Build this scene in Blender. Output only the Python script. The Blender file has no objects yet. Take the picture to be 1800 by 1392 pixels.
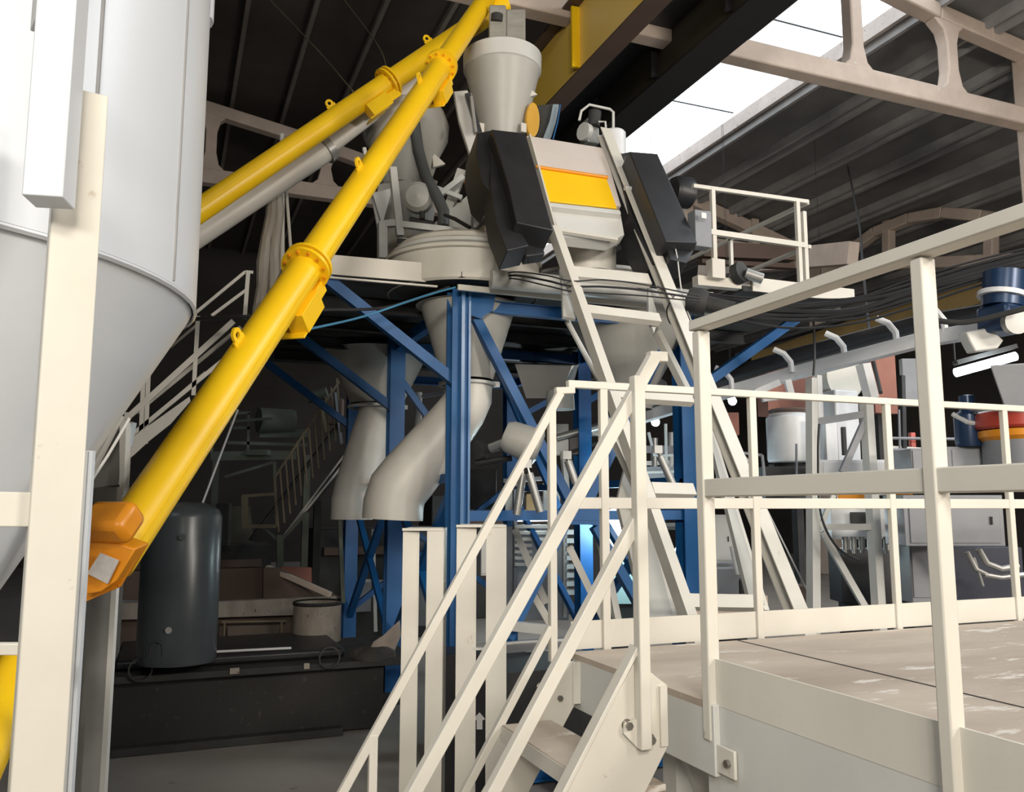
import bpy, bmesh, math, random
from mathutils import Vector as V, Matrix
random.seed(7)
S = bpy.context.scene
COL = S.collection
# ---------------------------------------------------------------- camera
F, EZ = 1500.0, 2.1
PITCH, YAW = math.atan(194 / 1500), math.radians(21.8)
cd = bpy.data.cameras.new('camera'); cam = bpy.data.objects.new('camera', cd); COL.objects.link(cam)
cd.sensor_width = 36; cd.lens = F / 1800 * 36; cd.clip_end = 200; cd.clip_start = .05
cam.location = (0, 0, EZ); cam.rotation_euler = (math.pi / 2 + PITCH, 0, -YAW)
S.camera = cam
S.view_settings.view_transform = 'Standard'; S.view_settings.look = 'None'
S.view_settings.gamma = 1; S.view_settings.use_curve_mapping = False
S.view_settings.exposure = 0.03
# ---------------------------------------------------------------- world and lights
W = bpy.data.worlds.new('sky'); S.world = W; W.use_nodes = True
W.node_tree.nodes['Background'].inputs[0].default_value = (.86, .93, 1, 1)
W.node_tree.nodes['Background'].inputs[1].default_value = 3.0
def light(name, kind, loc, target, power, color, size=1, size_y=None, spot=None):
    d = bpy.data.lights.new(name, kind); d.energy = power; d.color = color
    if kind == 'AREA':
        d.size = size
        if size_y: d.shape = 'RECTANGLE'; d.size_y = size_y
    else: d.shadow_soft_size = size
    o = bpy.data.objects.new(name, d); COL.objects.link(o); o.location = loc
    o.rotation_euler = (V(target) - V(loc)).to_track_quat('-Z', 'Y').to_euler()
    return o
# added fills for assumed hall lamps behind and above the viewer, cool fills overhead
light('hall_fill_light', 'AREA', (-3.0, -6.5, 5.0), (2.2, 6, 4.2), 560, (1, .93, .83), 2.2, 1.2)
light('hall_fill_light', 'AREA', (6.5, -4.5, 6.0), (3, 7, 3.2), 430, (1, .93, .84), 2.2, 1.2)
light('hall_fill_light', 'AREA', (-.5, -4.5, 5.5), (5.4, 10, 8.8), 330, (1, .92, .80), 1.6, 1.0)  # extra fill added to brighten the yellow girder
light('roof_fill_light', 'AREA', (11.7, 3, 11.0), (9, 4, 0), 900, (.85, .93, 1), 2.2, 9)  # added area fill under the open roof strip, standing in for its daylight
light('roof_fill_light', 'AREA', (-3.5, 0, 10.5), (-1, 4, 3), 260, (.80, .90, 1), 3, 4)  # added cool fill beneath the closed left roof, no opening above it

light('hall_fill_light', 'AREA', (9.5, -5.5, 3.5), (13, 12, 9.5), 700, (1, .90, .80), 2.0, 1.2)  # extra fill added, aimed up to brighten the trusses

# ---------------------------------------------------------------- camera geometry used only to measure the photo
FW = V((math.sin(YAW) * math.cos(PITCH), math.cos(YAW) * math.cos(PITCH), math.sin(PITCH)))
RT = V((math.cos(YAW), -math.sin(YAW), 0)); UP = RT.cross(FW); EYE = V((0, 0, EZ))
def ray(px, py): return FW + RT * ((px - 900) / F) + UP * ((696 - py) / F)
def onX(px, py, x): r = ray(px, py); return EYE + r * (x / r.x)
def onY(px, py, y): r = ray(px, py); return EYE + r * (y / r.y)
def onZ(px, py, z): r = ray(px, py); return EYE + r * ((z - EZ) / r.z)
def onD(px, py, d):
    r = ray(px, py); h = r.x * math.sin(YAW) + r.y * math.cos(YAW); return EYE + r * (d / h)
def onP(px, py, o, n):
    r = ray(px, py); return EYE + r * ((V(o) - EYE).dot(n) / r.dot(n))

# ---------------------------------------------------------------- materials
MATS = {}
def mat(name, col, rough=.5, metal=0, col2=None, scale=3.0, amt=.5, bump=0, speck=None, speck_t=.62, emit=0, detail=6, stretch=(1, 1, 1)):
    m = bpy.data.materials.new(name); m.use_nodes = True; nt = m.node_tree; N = nt.nodes; L = nt.links
    b = N['Principled BSDF']; b.inputs['Roughness'].default_value = rough; b.inputs['Metallic'].default_value = metal
    c = (*col, 1); c2 = (*(col2 or tuple(x * .8 for x in col)), 1)
    tc = N.new('ShaderNodeNewGeometry'); mp = N.new('ShaderNodeMapping'); L.new(tc.outputs['Position'], mp.inputs[0])
    mp.inputs['Scale'].default_value = stretch
    n = N.new('ShaderNodeTexNoise'); n.inputs['Scale'].default_value = scale; n.inputs['Detail'].default_value = detail
    n.inputs['Roughness'].default_value = .6; L.new(mp.outputs[0], n.inputs['Vector'])
    r = N.new('ShaderNodeValToRGB'); r.color_ramp.elements[0].position = .5 - amt * .35; r.color_ramp.elements[1].position = .5 + amt * .35
    r.color_ramp.elements[0].color = c2; r.color_ramp.elements[1].color = c
    L.new(n.outputs[0], r.inputs[0]); out = r.outputs[0]
    if speck:
        n2 = N.new('ShaderNodeTexNoise'); n2.inputs['Scale'].default_value = scale * 3.7; n2.inputs['Detail'].default_value = 8
        n2.inputs['Roughness'].default_value = .7; L.new(mp.outputs[0], n2.inputs['Vector'])
        r2 = N.new('ShaderNodeValToRGB'); r2.color_ramp.elements[0].position = speck_t; r2.color_ramp.elements[1].position = speck_t + .06
        L.new(n2.outputs[0], r2.inputs[0]); mx = N.new('ShaderNodeMix'); mx.data_type = 'RGBA'
        L.new(r2.outputs[0], mx.inputs[0]); L.new(out, mx.inputs[6]); mx.inputs[7].default_value = (*speck, 1); out = mx.outputs[2]
    L.new(out, b.inputs['Base Color'])
    if bump:
        bp = N.new('ShaderNodeBump'); bp.inputs['Strength'].default_value = bump; bp.inputs['Distance'].default_value = .02
        L.new(n.outputs[0], bp.inputs['Height']); L.new(bp.outputs[0], b.inputs['Normal'])
    if emit:
        b.inputs['Emission Color'].default_value = c; b.inputs['Emission Strength'].default_value = emit
    MATS[name] = m; return m
white = mat('cream_paint', (.67, .645, .575), .45, 0, (.56, .53, .465), 2.5, .9, speck=(.44, .38, .30), speck_t=.66)
whiteg = mat('pale_grey_paint', (.62, .62, .59), .4, 0, (.52, .52, .49), 2.0, .8, speck=(.3, .28, .24), speck_t=.72)
silo_m = mat('silo_paint', (.68, .72, .77), .32, 0, (.58, .61, .65), .9, 1, speck=(.50, .50, .48), speck_t=.66, stretch=(1, 1, .35))
cone_m = mat('silo_cone_paint', (.64, .67, .70), .38, 0, (.54, .57, .60), 1.2, 1)
galv = mat('galvanised_steel', (.42, .42, .40), .38, .55, (.30, .30, .29), 4, .7)
hop_m = mat('hopper_grey', (.47, .46, .42), .42, 0, (.39, .385, .35), 2, .8)
pipe_m = mat('pipe_grey', (.74, .72, .66), .42, 0, (.60, .58, .53), 2, .8, speck=(.30, .27, .22), speck_t=.66)
yellow = mat('yellow_paint', (.98, .63, .008), .38, 0, (.90, .54, .008), 2.2, .7, speck=(.42, .26, .06), speck_t=.74)
orange = mat('orange_paint', (.80, .30, .01), .35, 0, (.62, .22, .01), 4, .7, speck=(.30, .14, .05), speck_t=.68)
blue = mat('blue_paint', (.006, .115, .32), .5, 0, (.004, .065, .22), 2, .8)
black = mat('black_rubber', (.022, .023, .026), .42, 0, (.014, .014, .016), 5, .6)
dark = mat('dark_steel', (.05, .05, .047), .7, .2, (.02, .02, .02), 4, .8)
tankm = mat('tank_grey', (.065, .078, .085), .3, 0, (.045, .055, .06), 3, .7)
conc = mat('floor_concrete', (.30, .275, .245), .75, 0, (.21, .19, .17), .8, 1, bump=.15, speck=(.16, .14, .12), speck_t=.62)
deckm = mat('deck_plate', (.60, .52, .43), .6, 0, (.27, .21, .165), 1.5, .9, speck=(.66, .62, .56), speck_t=.58, stretch=(.6, 1.8, 1))
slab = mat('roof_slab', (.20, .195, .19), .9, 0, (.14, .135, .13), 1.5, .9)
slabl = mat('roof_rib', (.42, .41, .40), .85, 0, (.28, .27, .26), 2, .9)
slabd = mat('roof_slab_dark', (.085, .07, .06), .95, 0, (.055, .046, .04), 1.5, .9)  # darker, browner slab tone, mainly the left roof
truss_m = mat('truss_concrete', (.66, .54, .45), .8, 0, (.46, .37, .30), 2.0, .9, speck=(.62, .56, .50), speck_t=.62)
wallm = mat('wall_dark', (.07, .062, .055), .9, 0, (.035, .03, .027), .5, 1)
browm = mat('brown_steel', (.13, .085, .065), .7, 0, (.09, .06, .045), 2, .9)
brick = mat('brick_panel', (.34, .15, .11), .8, 0, (.26, .11, .08), 5, .9)
ochre = mat('ochre_beam', (.22, .14, .04), .6, 0, (.12, .08, .03), 2, .9)
greenm = mat('green_grey_steel', (.10, .115, .085), .6, 0, (.07, .08, .06), 3, .9)
tanm = mat('tan_rail', (.24, .20, .13), .6, 0, (.16, .13, .08), 3, .9)
chrome = mat('bolt_steel', (.35, .33, .30), .3, .9, (.2, .19, .17), 20, .7)
label_m = mat('label_plate', (.55, .53, .52), .4, 0, (.42, .40, .39), 30, .7)
stain = mat('stained_white', (.42, .38, .32), .7, 0, (.22, .18, .15), 4, .9, speck=(.07, .06, .05), speck_t=.6, stretch=(2, 2, .7))
cloth = mat('filter_cloth', (.34, .33, .29), .85, 0, (.22, .21, .18), 6, .9, bump=.5, stretch=(1, 1, 2.5))
plast = mat('wrapping_plastic', (.50, .46, .39), .35, 0, (.24, .21, .17), 5, .6, stretch=(2, 2, .25))
bluem = mat('motor_blue', (.02, .05, .12), .3, .2, (.012, .03, .07), 5, .7)
lamp_m = mat('lamp_tube', (.85, .93, 1), .4, emit=14)
lampw = mat('lamp_glow', (.75, .95, 1), .4, emit=22)
lamps = mat('lamp_soft', (1, .95, .85), .4, emit=5)
red = mat('red_paint', (.45, .05, .03), .4, 0, (.35, .04, .02), 4)
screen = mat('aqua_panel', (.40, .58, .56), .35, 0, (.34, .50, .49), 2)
glass = mat('clear_guard', (.30, .36, .40), .1, 0, (.22, .27, .30), 3)
whitec = mat('white_cabinet', (.72, .73, .74), .4, 0, (.62, .63, .64), 3)
greyc = mat('grey_cabinet', (.24, .25, .27), .4, 0, (.2, .21, .225), 3)
sticker = mat('sticker', (.8, .8, .78), .5)

# ---------------------------------------------------------------- mesh builder
class MB:
    def __init__(s): s.v = []; s.f = []
    def add(s, vs, fs):
        k = len(s.v); s.v += [V(v) for v in vs]; s.f += [[i + k for i in f] for f in fs]; return s
    def hexa(s, p):   # 8 points: bottom ring 0-3, top ring 4-7
        return s.add(p, [(3, 2, 1, 0), (4, 5, 6, 7), (0, 1, 5, 4), (1, 2, 6, 5), (2, 3, 7, 6), (3, 0, 4, 7)])
    def box(s, c, d, rz=0, M=None):
        c = V(c); h = V(d) / 2; R = M or Matrix.Rotation(rz, 3, 'Z')
        return s.hexa([c + R @ V((x * h.x, y * h.y, z * h.z)) for z in (-1, 1) for x, y in ((-1, -1), (1, -1), (1, 1), (-1, 1))])
    def frame(s, p0, p1, up):
        d = (V(p1) - V(p0)).normalized(); u = V(up)
        if abs(d.dot(u)) > .98: u = V((0, 1, 0)) if abs(d.y) < .9 else V((1, 0, 0))
        a = d.cross(u).normalized(); return d, a, a.cross(d).normalized()
    def prof(s, p0, p1, pts, up=(0, 0, 1)):   # extrude a 2D outline (a = sideways, b = up) from p0 to p1
        d, a, b = s.frame(p0, p1, up); p0 = V(p0); p1 = V(p1); n = len(pts)
        vs = [p0 + a * x + b * y for x, y in pts] + [p1 + a * x + b * y for x, y in pts]
        return s.add(vs, [list(range(n))[::-1], list(range(n, 2 * n))] + [(i, (i + 1) % n, n + (i + 1) % n, n + i) for i in range(n)])
    def beam(s, p0, p1, w, h=None, up=(0, 0, 1)):
        h = h or w; w /= 2; h /= 2
        return s.prof(p0, p1, [(-w, -h), (w, -h), (w, h), (-w, h)], up)
    def ibeam(s, p0, p1, w, h, t=.012, up=(0, 0, 1)):
        w /= 2; h /= 2; q = t * .7
        return s.prof(p0, p1, [(-w, -h), (w, -h), (w, -h + t), (q, -h + t), (q, h - t), (w, h - t), (w, h), (-w, h), (-w, h - t), (-q, h - t), (-q, -h + t), (-w, -h + t)], up)
    def chan(s, p0, p1, w, h, t=.01, up=(0, 0, 1)):    # web on the minus side, open towards plus
        w /= 2; h /= 2
        return s.prof(p0, p1, [(-w, -h), (w, -h), (w, -h + t), (-w + t, -h + t), (-w + t, h - t), (w, h - t), (w, h), (-w, h)], up)
    def angle(s, p0, p1, w, h, t=.008, up=(0, 0, 1)):
        return s.prof(p0, p1, [(0, 0), (w, 0), (w, t), (t, t), (t, h), (0, h)], up)
    def tube(s, p0, p1, r0, r1=None, n=20, caps=True):
        r1 = r0 if r1 is None else r1; d, a, b = s.frame(p0, p1, (0, 0, 1)); p0 = V(p0); p1 = V(p1)
        c = [(math.cos(2 * math.pi * i / n), math.sin(2 * math.pi * i / n)) for i in range(n)]
        vs = [p0 + a * x * r0 + b * y * r0 for x, y in c] + [p1 + a * x * r1 + b * y * r1 for x, y in c]
        fs = [(i, (i + 1) % n, n + (i + 1) % n, n + i) for i in range(n)]
        if caps: fs += [list(range(n))[::-1], list(range(n, 2 * n))]
        return s.add(vs, fs)
    def path(s, pts, r, n=10, caps=True):
        pts = [V(p) for p in pts]; rs = r if isinstance(r, (list, tuple)) else [r] * len(pts); k = len(s.v); pa = None
        for i, p in enumerate(pts):
            d = (pts[min(i + 1, len(pts) - 1)] - pts[max(i - 1, 0)]).normalized()
            if pa is None: pa = d.cross(V((0, 0, 1)) if abs(d.z) < .95 else V((0, 1, 0))).normalized()
            pa = (pa - d * pa.dot(d)).normalized(); b = pa.cross(d)
            for j in range(n):
                t = 2 * math.pi * j / n; s.v.append(p + pa * math.cos(t) * rs[i] + b * math.sin(t) * rs[i])
        for i in range(len(pts) - 1):
            for j in range(n):
                s.f.append([k + i * n + j, k + i * n + (j + 1) % n, k + (i + 1) * n + (j + 1) % n, k + (i + 1) * n + j])
        if caps: s.f.append([k + j for j in range(n)][::-1]); s.f.append([k + (len(pts) - 1) * n + j for j in range(n)])
        return s
    def lathe(s, c, prof, n=36, axis=(0, 0, 1), closed=False):
        ax = V(axis).normalized(); a = ax.cross(V((0, 1, 0)) if abs(ax.y) < .9 else V((1, 0, 0))).normalized(); b = ax.cross(a); c = V(c); k = len(s.v); m = len(prof)
        for r, h in prof:
            for j in range(n):
                t = 2 * math.pi * j / n; s.v.append(c + ax * h + (a * math.cos(t) + b * math.sin(t)) * max(r, .0005))
        for i in range(m if closed else m - 1):
            for j in range(n):
                q = (i + 1) % m
                s.f.append([k + i * n + j, k + i * n + (j + 1) % n, k + q * n + (j + 1) % n, k + q * n + j])
        return s
    def plate(s, pts, th):    # polygon extruded by vector th
        pts = [V(p) for p in pts]; th = V(th); n = len(pts)
        return s.add(pts + [p + th for p in pts], [list(range(n))[::-1], list(range(n, 2 * n))] + [(i, (i + 1) % n, n + (i + 1) % n, n + i) for i in range(n)])
    def build(s, name, m, parent=None, bevel=0, label=None, ang=35):
        lo = V([min(v[i] for v in s.v) for i in range(3)]); hi = V([max(v[i] for v in s.v) for i in range(3)]); c = (lo + hi) / 2
        if parent is None: c.z = lo.z
        me = bpy.data.meshes.new(name); me.from_pydata([v - c for v in s.v], [], s.f); me.materials.append(m)
        bm = bmesh.new(); bm.from_mesh(me); bmesh.ops.recalc_face_normals(bm, faces=bm.faces); bm.to_mesh(me); bm.free()
        me.polygons.foreach_set('use_smooth', [True] * len(me.polygons)); me.set_sharp_from_angle(angle=math.radians(ang))
        o = bpy.data.objects.new(name, me); COL.objects.link(o); WL[o.name] = c
        if parent is not None: o.parent = parent; o.location = c - WL[parent.name]
        else: o.location = c
        if bevel:
            b = o.modifiers.new('bevel', 'BEVEL'); b.width = bevel; b.segments = 2; b.limit_method = 'ANGLE'; b.angle_limit = math.radians(50)
        if label: o['label'] = label
        return o
WL = {}
def T(name, label, cat, loc=(0, 0, 0), group=None):
    o = bpy.data.objects.new(name, None); COL.objects.link(o); o.location = loc; WL[o.name] = V(loc); o.empty_display_size = .1
    o['label'] = label; o['category'] = cat
    if group: o['group'] = group
    return o
def tag(o, label, cat, group=None):
    o['label'] = label; o['category'] = cat
    if group: o['group'] = group
    return o
def struct(o): o['kind'] = 'structure'; return o
X3, Y3, Z3 = V((1, 0, 0)), V((0, 1, 0)), V((0, 0, 1))
def lerp(a, b, t): return V(a) * (1 - t) + V(b) * t
def poly(pxs, fn, *a): return [fn(x, y, *a) for x, y in pxs]

# ================================================================ SETTING
struct(MB().add([(-16, -10, 0), (26, -10, 0), (26, 34, 0), (-16, 34, 0), (-16, -10, -.2), (26, -10, -.2), (26, 34, -.2), (-16, 34, -.2)],
    [(0, 1, 2, 3), (4, 7, 6, 5), (0, 4, 5, 1), (1, 5, 6, 2), (2, 6, 7, 3), (3, 7, 4, 0)]).build('floor', conc))
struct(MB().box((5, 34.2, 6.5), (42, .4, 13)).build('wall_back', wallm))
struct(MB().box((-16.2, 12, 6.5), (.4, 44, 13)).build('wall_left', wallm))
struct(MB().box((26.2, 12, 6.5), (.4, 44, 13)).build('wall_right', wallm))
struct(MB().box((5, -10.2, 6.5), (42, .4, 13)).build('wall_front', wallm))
# roof of long concrete slabs; the glazed strip is left open to the sky
c = MB()
for x0, x1, z0, z1 in ((-16, 9.9, 12.6, 11.75), (9.9, 10.35, 11.75, 11.75)): c.hexa([V((x0, -10, z0)), V((x1, -10, z1)), V((x1, 34, z1)), V((x0, 34, z0)), V((x0, -10, z0 + .25)), V((x1, -10, z1 + .25)), V((x1, 34, z1 + .25)), V((x0, 34, z0 + .25))])
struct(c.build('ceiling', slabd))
c = MB(); xs = 12.95
while xs < 26:
    z = lambda x: 11.6 - (x - 12.9) * .17
    c.hexa([V((xs, -10, z(xs))), V((xs + 1.36, -10, z(xs + 1.36))), V((xs + 1.36, 34, z(xs + 1.36))), V((xs, 34, z(xs))), V((xs, -10, z(xs) + .2)), V((xs + 1.36, -10, z(xs + 1.36) + .2)), V((xs + 1.36, 34, z(xs + 1.36) + .2)), V((xs, 34, z(xs) + .2))])
    xs += 1.4
c.box((11.6, 22.2, 11.9), (3.2, .5, .5)); c.box((19.5, 12, 12.2), (14, 44, .1)) if False else None
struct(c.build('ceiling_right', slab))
c = MB()
for i in range(10):
    x = 12.95 + i * 1.4
    for dx in (.06, 1.2): c.beam((x + dx, -10, z(x + dx) - .1), (x + dx, 34, z(x + dx) - .1), .09 + .05 * (i % 2), .22)
struct(c.build('trim_1', slabl))
c = MB()
for i in range(17):
    x = 9.75 - i * 1.25; zz = 11.75 + (9.9 - x) / 25.9 * .85 - .06
    c.beam((x, -10, zz), (x, 34, zz), .09, .14)
struct(c.build('trim_2', mat('roof_rib_dark', (.24, .21, .18), .9)))  # darker tone for the left roof ribs
# upstand kerbs of the roof light and its glazing bars
c = MB(); c.beam((12.87, -10, 11.72), (12.87, 34, 11.72), .1, .34); c.beam((10.35, -10, 11.9), (10.35, 34, 11.9), .1, .6)
c.beam((10.55, -10, 11.6), (10.55, 34, 11.6), .06, .08)
struct(c.build('trim_3', mat('kerb_concrete', (.62, .55, .50), .8, 0, (.40, .34, .30), 3, 1, speck=(.2, .16, .13), speck_t=.6)))
c = MB()
for y in (9.6, 13.2, 17.0): c.beam((10.4, y, 12.0), (12.85, y, 12.0), .02, .03)
struct(c.build('window_1', dark))
# concrete trusses
def truss_part(name, pts, depth, y, par=None, m=truss_m): return
def concrete_truss(y, x0, x1, zb, ztop, xs_vert, zslope=None, w=.3):
    m = MB(); m.beam((x0, y, zb), (x1, y, zb), w, .36); prev = None
    for i in range(len(ztop) - 1): m.beam((ztop[i][0], y, ztop[i][1]), (ztop[i + 1][0], y, ztop[i + 1][1]), w, .3)
    for x in xs_vert:
        zt = None
        for i in range(len(ztop) - 1):
            if ztop[i][0] <= x <= ztop[i + 1][0]:
                zt = ztop[i][1] + (ztop[i + 1][1] - ztop[i][1]) * (x - ztop[i][0]) / (ztop[i + 1][0] - ztop[i][0])
        if zt is None: continue
        m.plate([(x - .42, y - w * .42, zb + .1), (x - .2, y - w * .42, zb + .3), (x - .13, y - w * .42, zb + .6), (x - .13, y - w * .42, zt - .55), (x - .2, y - w * .42, zt - .3), (x - .42, y - w * .42, zt - .1),
                 (x + .42, y - w * .42, zt - .1), (x + .2, y - w * .42, zt - .3), (x + .13, y - w * .42, zt - .55), (x + .13, y - w * .42, zb + .6), (x + .2, y - w * .42, zb + .3), (x + .42, y - w * .42, zb + .1)], (0, w * .84, 0))
    return m
t = concrete_truss(11, -16, 15.4, 9.6, [(-16, 11.9), (-4, 12.3), (6, 12.2), (10.6, 11.75), (13.0, 11.3), (15.4, 11.0)], [-1.2, 2.0, 5.1, 8.2, 10.95, 13.25])
struct(t.build('trim_4', truss_m, bevel=.03))
t = concrete_truss(21, -16, 19.6, 9.95, [(-16, 11.6), (-8, 12.3), (-1.5, 12.0), (2.6, 11.3), (6.2, 10.5)], [-4, -1.6, .55, 3.3, 5.2])
t.beam((12.6, 21, 11.7), (18.3, 21, 10.1), .3, .36); t.beam((14.0, 20.9, 9.9), (14.0, 20.9, 11.5), .28); t.beam((16.4, 20.9, 10), (16.4, 20.9, 10.9), .26)
struct(t.build('trim_5', truss_m, bevel=.03))
struct(MB().box((15.62, 10.9, 6.0), (.7, .7, 12.0)).build('trim_6', truss_m, bevel=.03))
struct(MB().box((19.4, 21.3, 5.2), (.7, .7, 10.4)).build('trim_7', truss_m, bevel=.03))
# arched longitudinal frame between the outer columns
m = MB(); pa = [onX(x, y, 19.4) for x, y in ((1490, 445), (1540, 408), (1600, 384), (1660, 374), (1730, 380), (1820, 392))]
for a, b in zip(pa, pa[1:]): m.beam(a, b, .3, .3)
for x in (1562, 1742):
    m.beam(onX(x, 388, 19.4), onX(x, 470, 19.4), .28, .28)
m.beam(onX(1480, 468, 19.4), onX(1820, 455, 19.4), .3, .3)
struct(m.build('trim_8', truss_m, bevel=.03))
# ================================================================ CRANE GIRDERS
g = T('crane_girder', 'yellow painted crane runway girder with plate stiffeners near the roof', 'girder', (5.45, 9, 8.5))
xf = onZ(1136, 0, 8.5).x; zt = onX(1027, 0, xf).z
girdy = mat('girder_yellow', (.95, .60, .02), .4, 0, (.92, .66, .24), .55, .8, speck=(.5, .38, .22), speck_t=.70)
MB().box((xf + .01, 4, (8.52 + zt) / 2), (.02, 17, zt - 8.5)).build('web', girdy, g)
MB().box((xf + .13, 4, 8.49), (.32, 17, .03)).build('bottom_flange', browm, g)
MB().box((xf + .0, 4, zt + .015), (.4, 17, .03)).build('top_flange', browm, g)
for y in (10.7, 8.3, 6.6): MB().box((xf - .06, y, (8.52 + zt) / 2), (.13, .05, zt - 8.56)).build('stiffener', yellow, g)
g = T('roof_girder', 'large dark riveted plate girder running beside the roof light', 'girder', (7, 12, 9))
a = onZ(1280, 33, 9.0).x; zt = onX(1238, 0, a).z; b = onZ(1280, 88, 9.0).x
MB().box((a, 12, (9 + zt) / 2), (.04, 40, zt - 9)).build('web', mat('girder_olive', (.05, .05, .042), .7), g)
MB().box(((a + b) / 2, 12, 8.98), (b - a + .1, 40, .05)).build('bottom_flange', mat('girder_black', (.018, .018, .02), .6), g)
MB().box((a - .25, 12, zt + .03), (.75, 40, .06)).build('top_flange', black, g)
for y in range(5, 26, 2): MB().box((a - .08, y + .3, (9 + zt) / 2), (.14, .05, zt - 9.05)).build('stiffener', black, g)
MB().box((b - .02, 12, (9 + zt) / 2 - .1), (.04, 40, zt - 9.2)).build('rear_web', slabd, g)
# ================================================================ LEFT SILO
sc = V((-1.07, 3.44, 0)); SR = 1.135; SZ = 2.83
s = T('storage_silo', 'tall pale grey steel silo with a tapered cone at the left edge', 'silo', (sc.x, sc.y, 0))
MB().lathe(sc, [(SR - .01, SZ), (SR, SZ + .01), (SR, 8.2), (0, 8.8)], 64).build('shell', silo_m, s)
MB().lathe(sc, [(.13, 1.02), (.14, 1.1), (SR - .015, SZ)], 64).build('cone', cone_m, s)
MB().lathe(sc, [(SR - .006, SZ - .008), (SR + .004, SZ), (SR + .001, SZ + .008)], 64).build('ring_seam', silo_m, s)
for px in (128, 288):
    p = None
    for k in range(720):   # vertical weld seams on the side that faces the hall
        ang = math.radians(-150 + k * .25); q = sc + V((math.cos(ang), math.sin(ang), 0)) * SR
        r = V((q.x, q.y, 0)); h = r.dot(RT) / r.dot(V((FW.x, FW.y, 0)).normalized())
        if abs(h - (px - 900) / 1512) < .003 and (p is None or q.length < p.length): p = q.copy()
    if p: MB().tube((p.x, p.y, SZ + .02), (p.x, p.y, 8.1), .006, n=6).build('weld_seam', mat('seam_grey', (.3, .3, .3), .5), s)
p = onD(372, 20, 3.25); MB().tube(p + V((-.08, 0, -.05)), p + V((-.08, 0, .5)), .09, n=16).build('side_lug', silo_m, s)
# free hanging box section and support post in front of the silo
def vert(px, py, d, z0, z1): p = onD(px, py, d); return V((p.x, p.y, z0)), V((p.x, p.y, z1))
q = onD(86, 356, 1.86)
m = MB(); m.box((q.x, q.y, q.z + 1.5), (.085, .085, 3.0), rz=math.radians(-12))
tag(m.build('box_strut', silo_m, bevel=.003), 'grey square box strut hanging in front of the silo, open end down', 'strut')
f = T('silo_support', 'cream box-section silo support frame post in the left foreground', 'frame', vert(118, 600, 2.0, 0, 0)[0])
p0, p1 = vert(123, 500, 2.0, 0, 3.02)
MB().box((p0.x, p0.y, 1.55), (.105, .105, 3.1), rz=math.radians(10)).build('post', white, f, .004)
b = onD(75, 896, 2.0); MB().beam(b, onD(-120, 893, 1.9), .08, .078).build('cross_beam', white, f, .003)
a1 = onD(40, 1140, 2.3); MB().beam(a1, onD(-60, 1140, 2.3), .03, .03).build('lower_bar', white, f, .003)
tag(MB().box(onD(103, 8, 1.9), (.1, .07, .14), rz=.3).build('bracket_box', galv, bevel=.003), 'small grey bracket box on the silo at the top left corner', 'bracket')
# outlet leg of sheet steel behind the post
f = T('sheet_steel_column', 'galvanised sheet steel column behind the orange inlet box', 'column', (-.33, 3.2, 0))
for k, (x0, x1, d, mm, nm) in enumerate(((148, 158, 4.1, whiteg, 'edge_strip'), (158, 206, 4.22, galv, 'web_plate'), (206, 215, 4.12, whiteg, 'edge_strip'))):
    a, b = onD(x0, 856, d), onD(x1, 856, d)
    m = MB(); m.plate([(a.x, a.y, 0), (b.x, b.y, 0), (b.x, b.y, b.z), (a.x, a.y, a.z)], (RT.cross(Z3)) * -.03); m.build(nm, mm, f)
d = 4.1
MB().plate(poly(((205, 733), (232, 742), (208, 850), (160, 858), (160, 830)), onD, d), (.02, .05, 0)).build('gusset', galv, f)
MB().plate(poly(((198, 733), (210, 730), (155, 835), (148, 838)), onD, d - .1), (.02, .05, 0)).build('edge_angle', whiteg, f)
MB().plate(poly(((210, 735), (222, 742), (217, 870), (210, 870)), onD, d - .05), (.02, .05, 0)).build('edge_angle', whiteg, f)
for k, (x0, x1) in enumerate(((96, 136), (138, 150))):
    a, b = onD(x0, 1000, 2.75 + .03 * k), onD(x1, 1000, 2.75 + .03 * k); m = MB(); m.plate([(a.x, a.y, 0), (b.x, b.y, 0), (b.x, b.y, 2.28), (a.x, a.y, 2.28)], (FW.x * .02, FW.y * .02, 0))
    tag(m.build('stiffener_strip', (whiteg, silo_m)[k]), ('wide grey steel strip standing just behind the cream post', 'narrow pale steel strip between the cream post and the orange box')[k], 'strip')
# cable tied round the leg
tag(MB().path([onD(228, 735, 2.95), onD(190, 800, 2.95), onD(165, 838, 2.95), onD(150, 862, 2.95)], .005).build('steel_cable', whiteg), 'thin pale cable running up to the silo cone beside the leg', 'cable')
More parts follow.
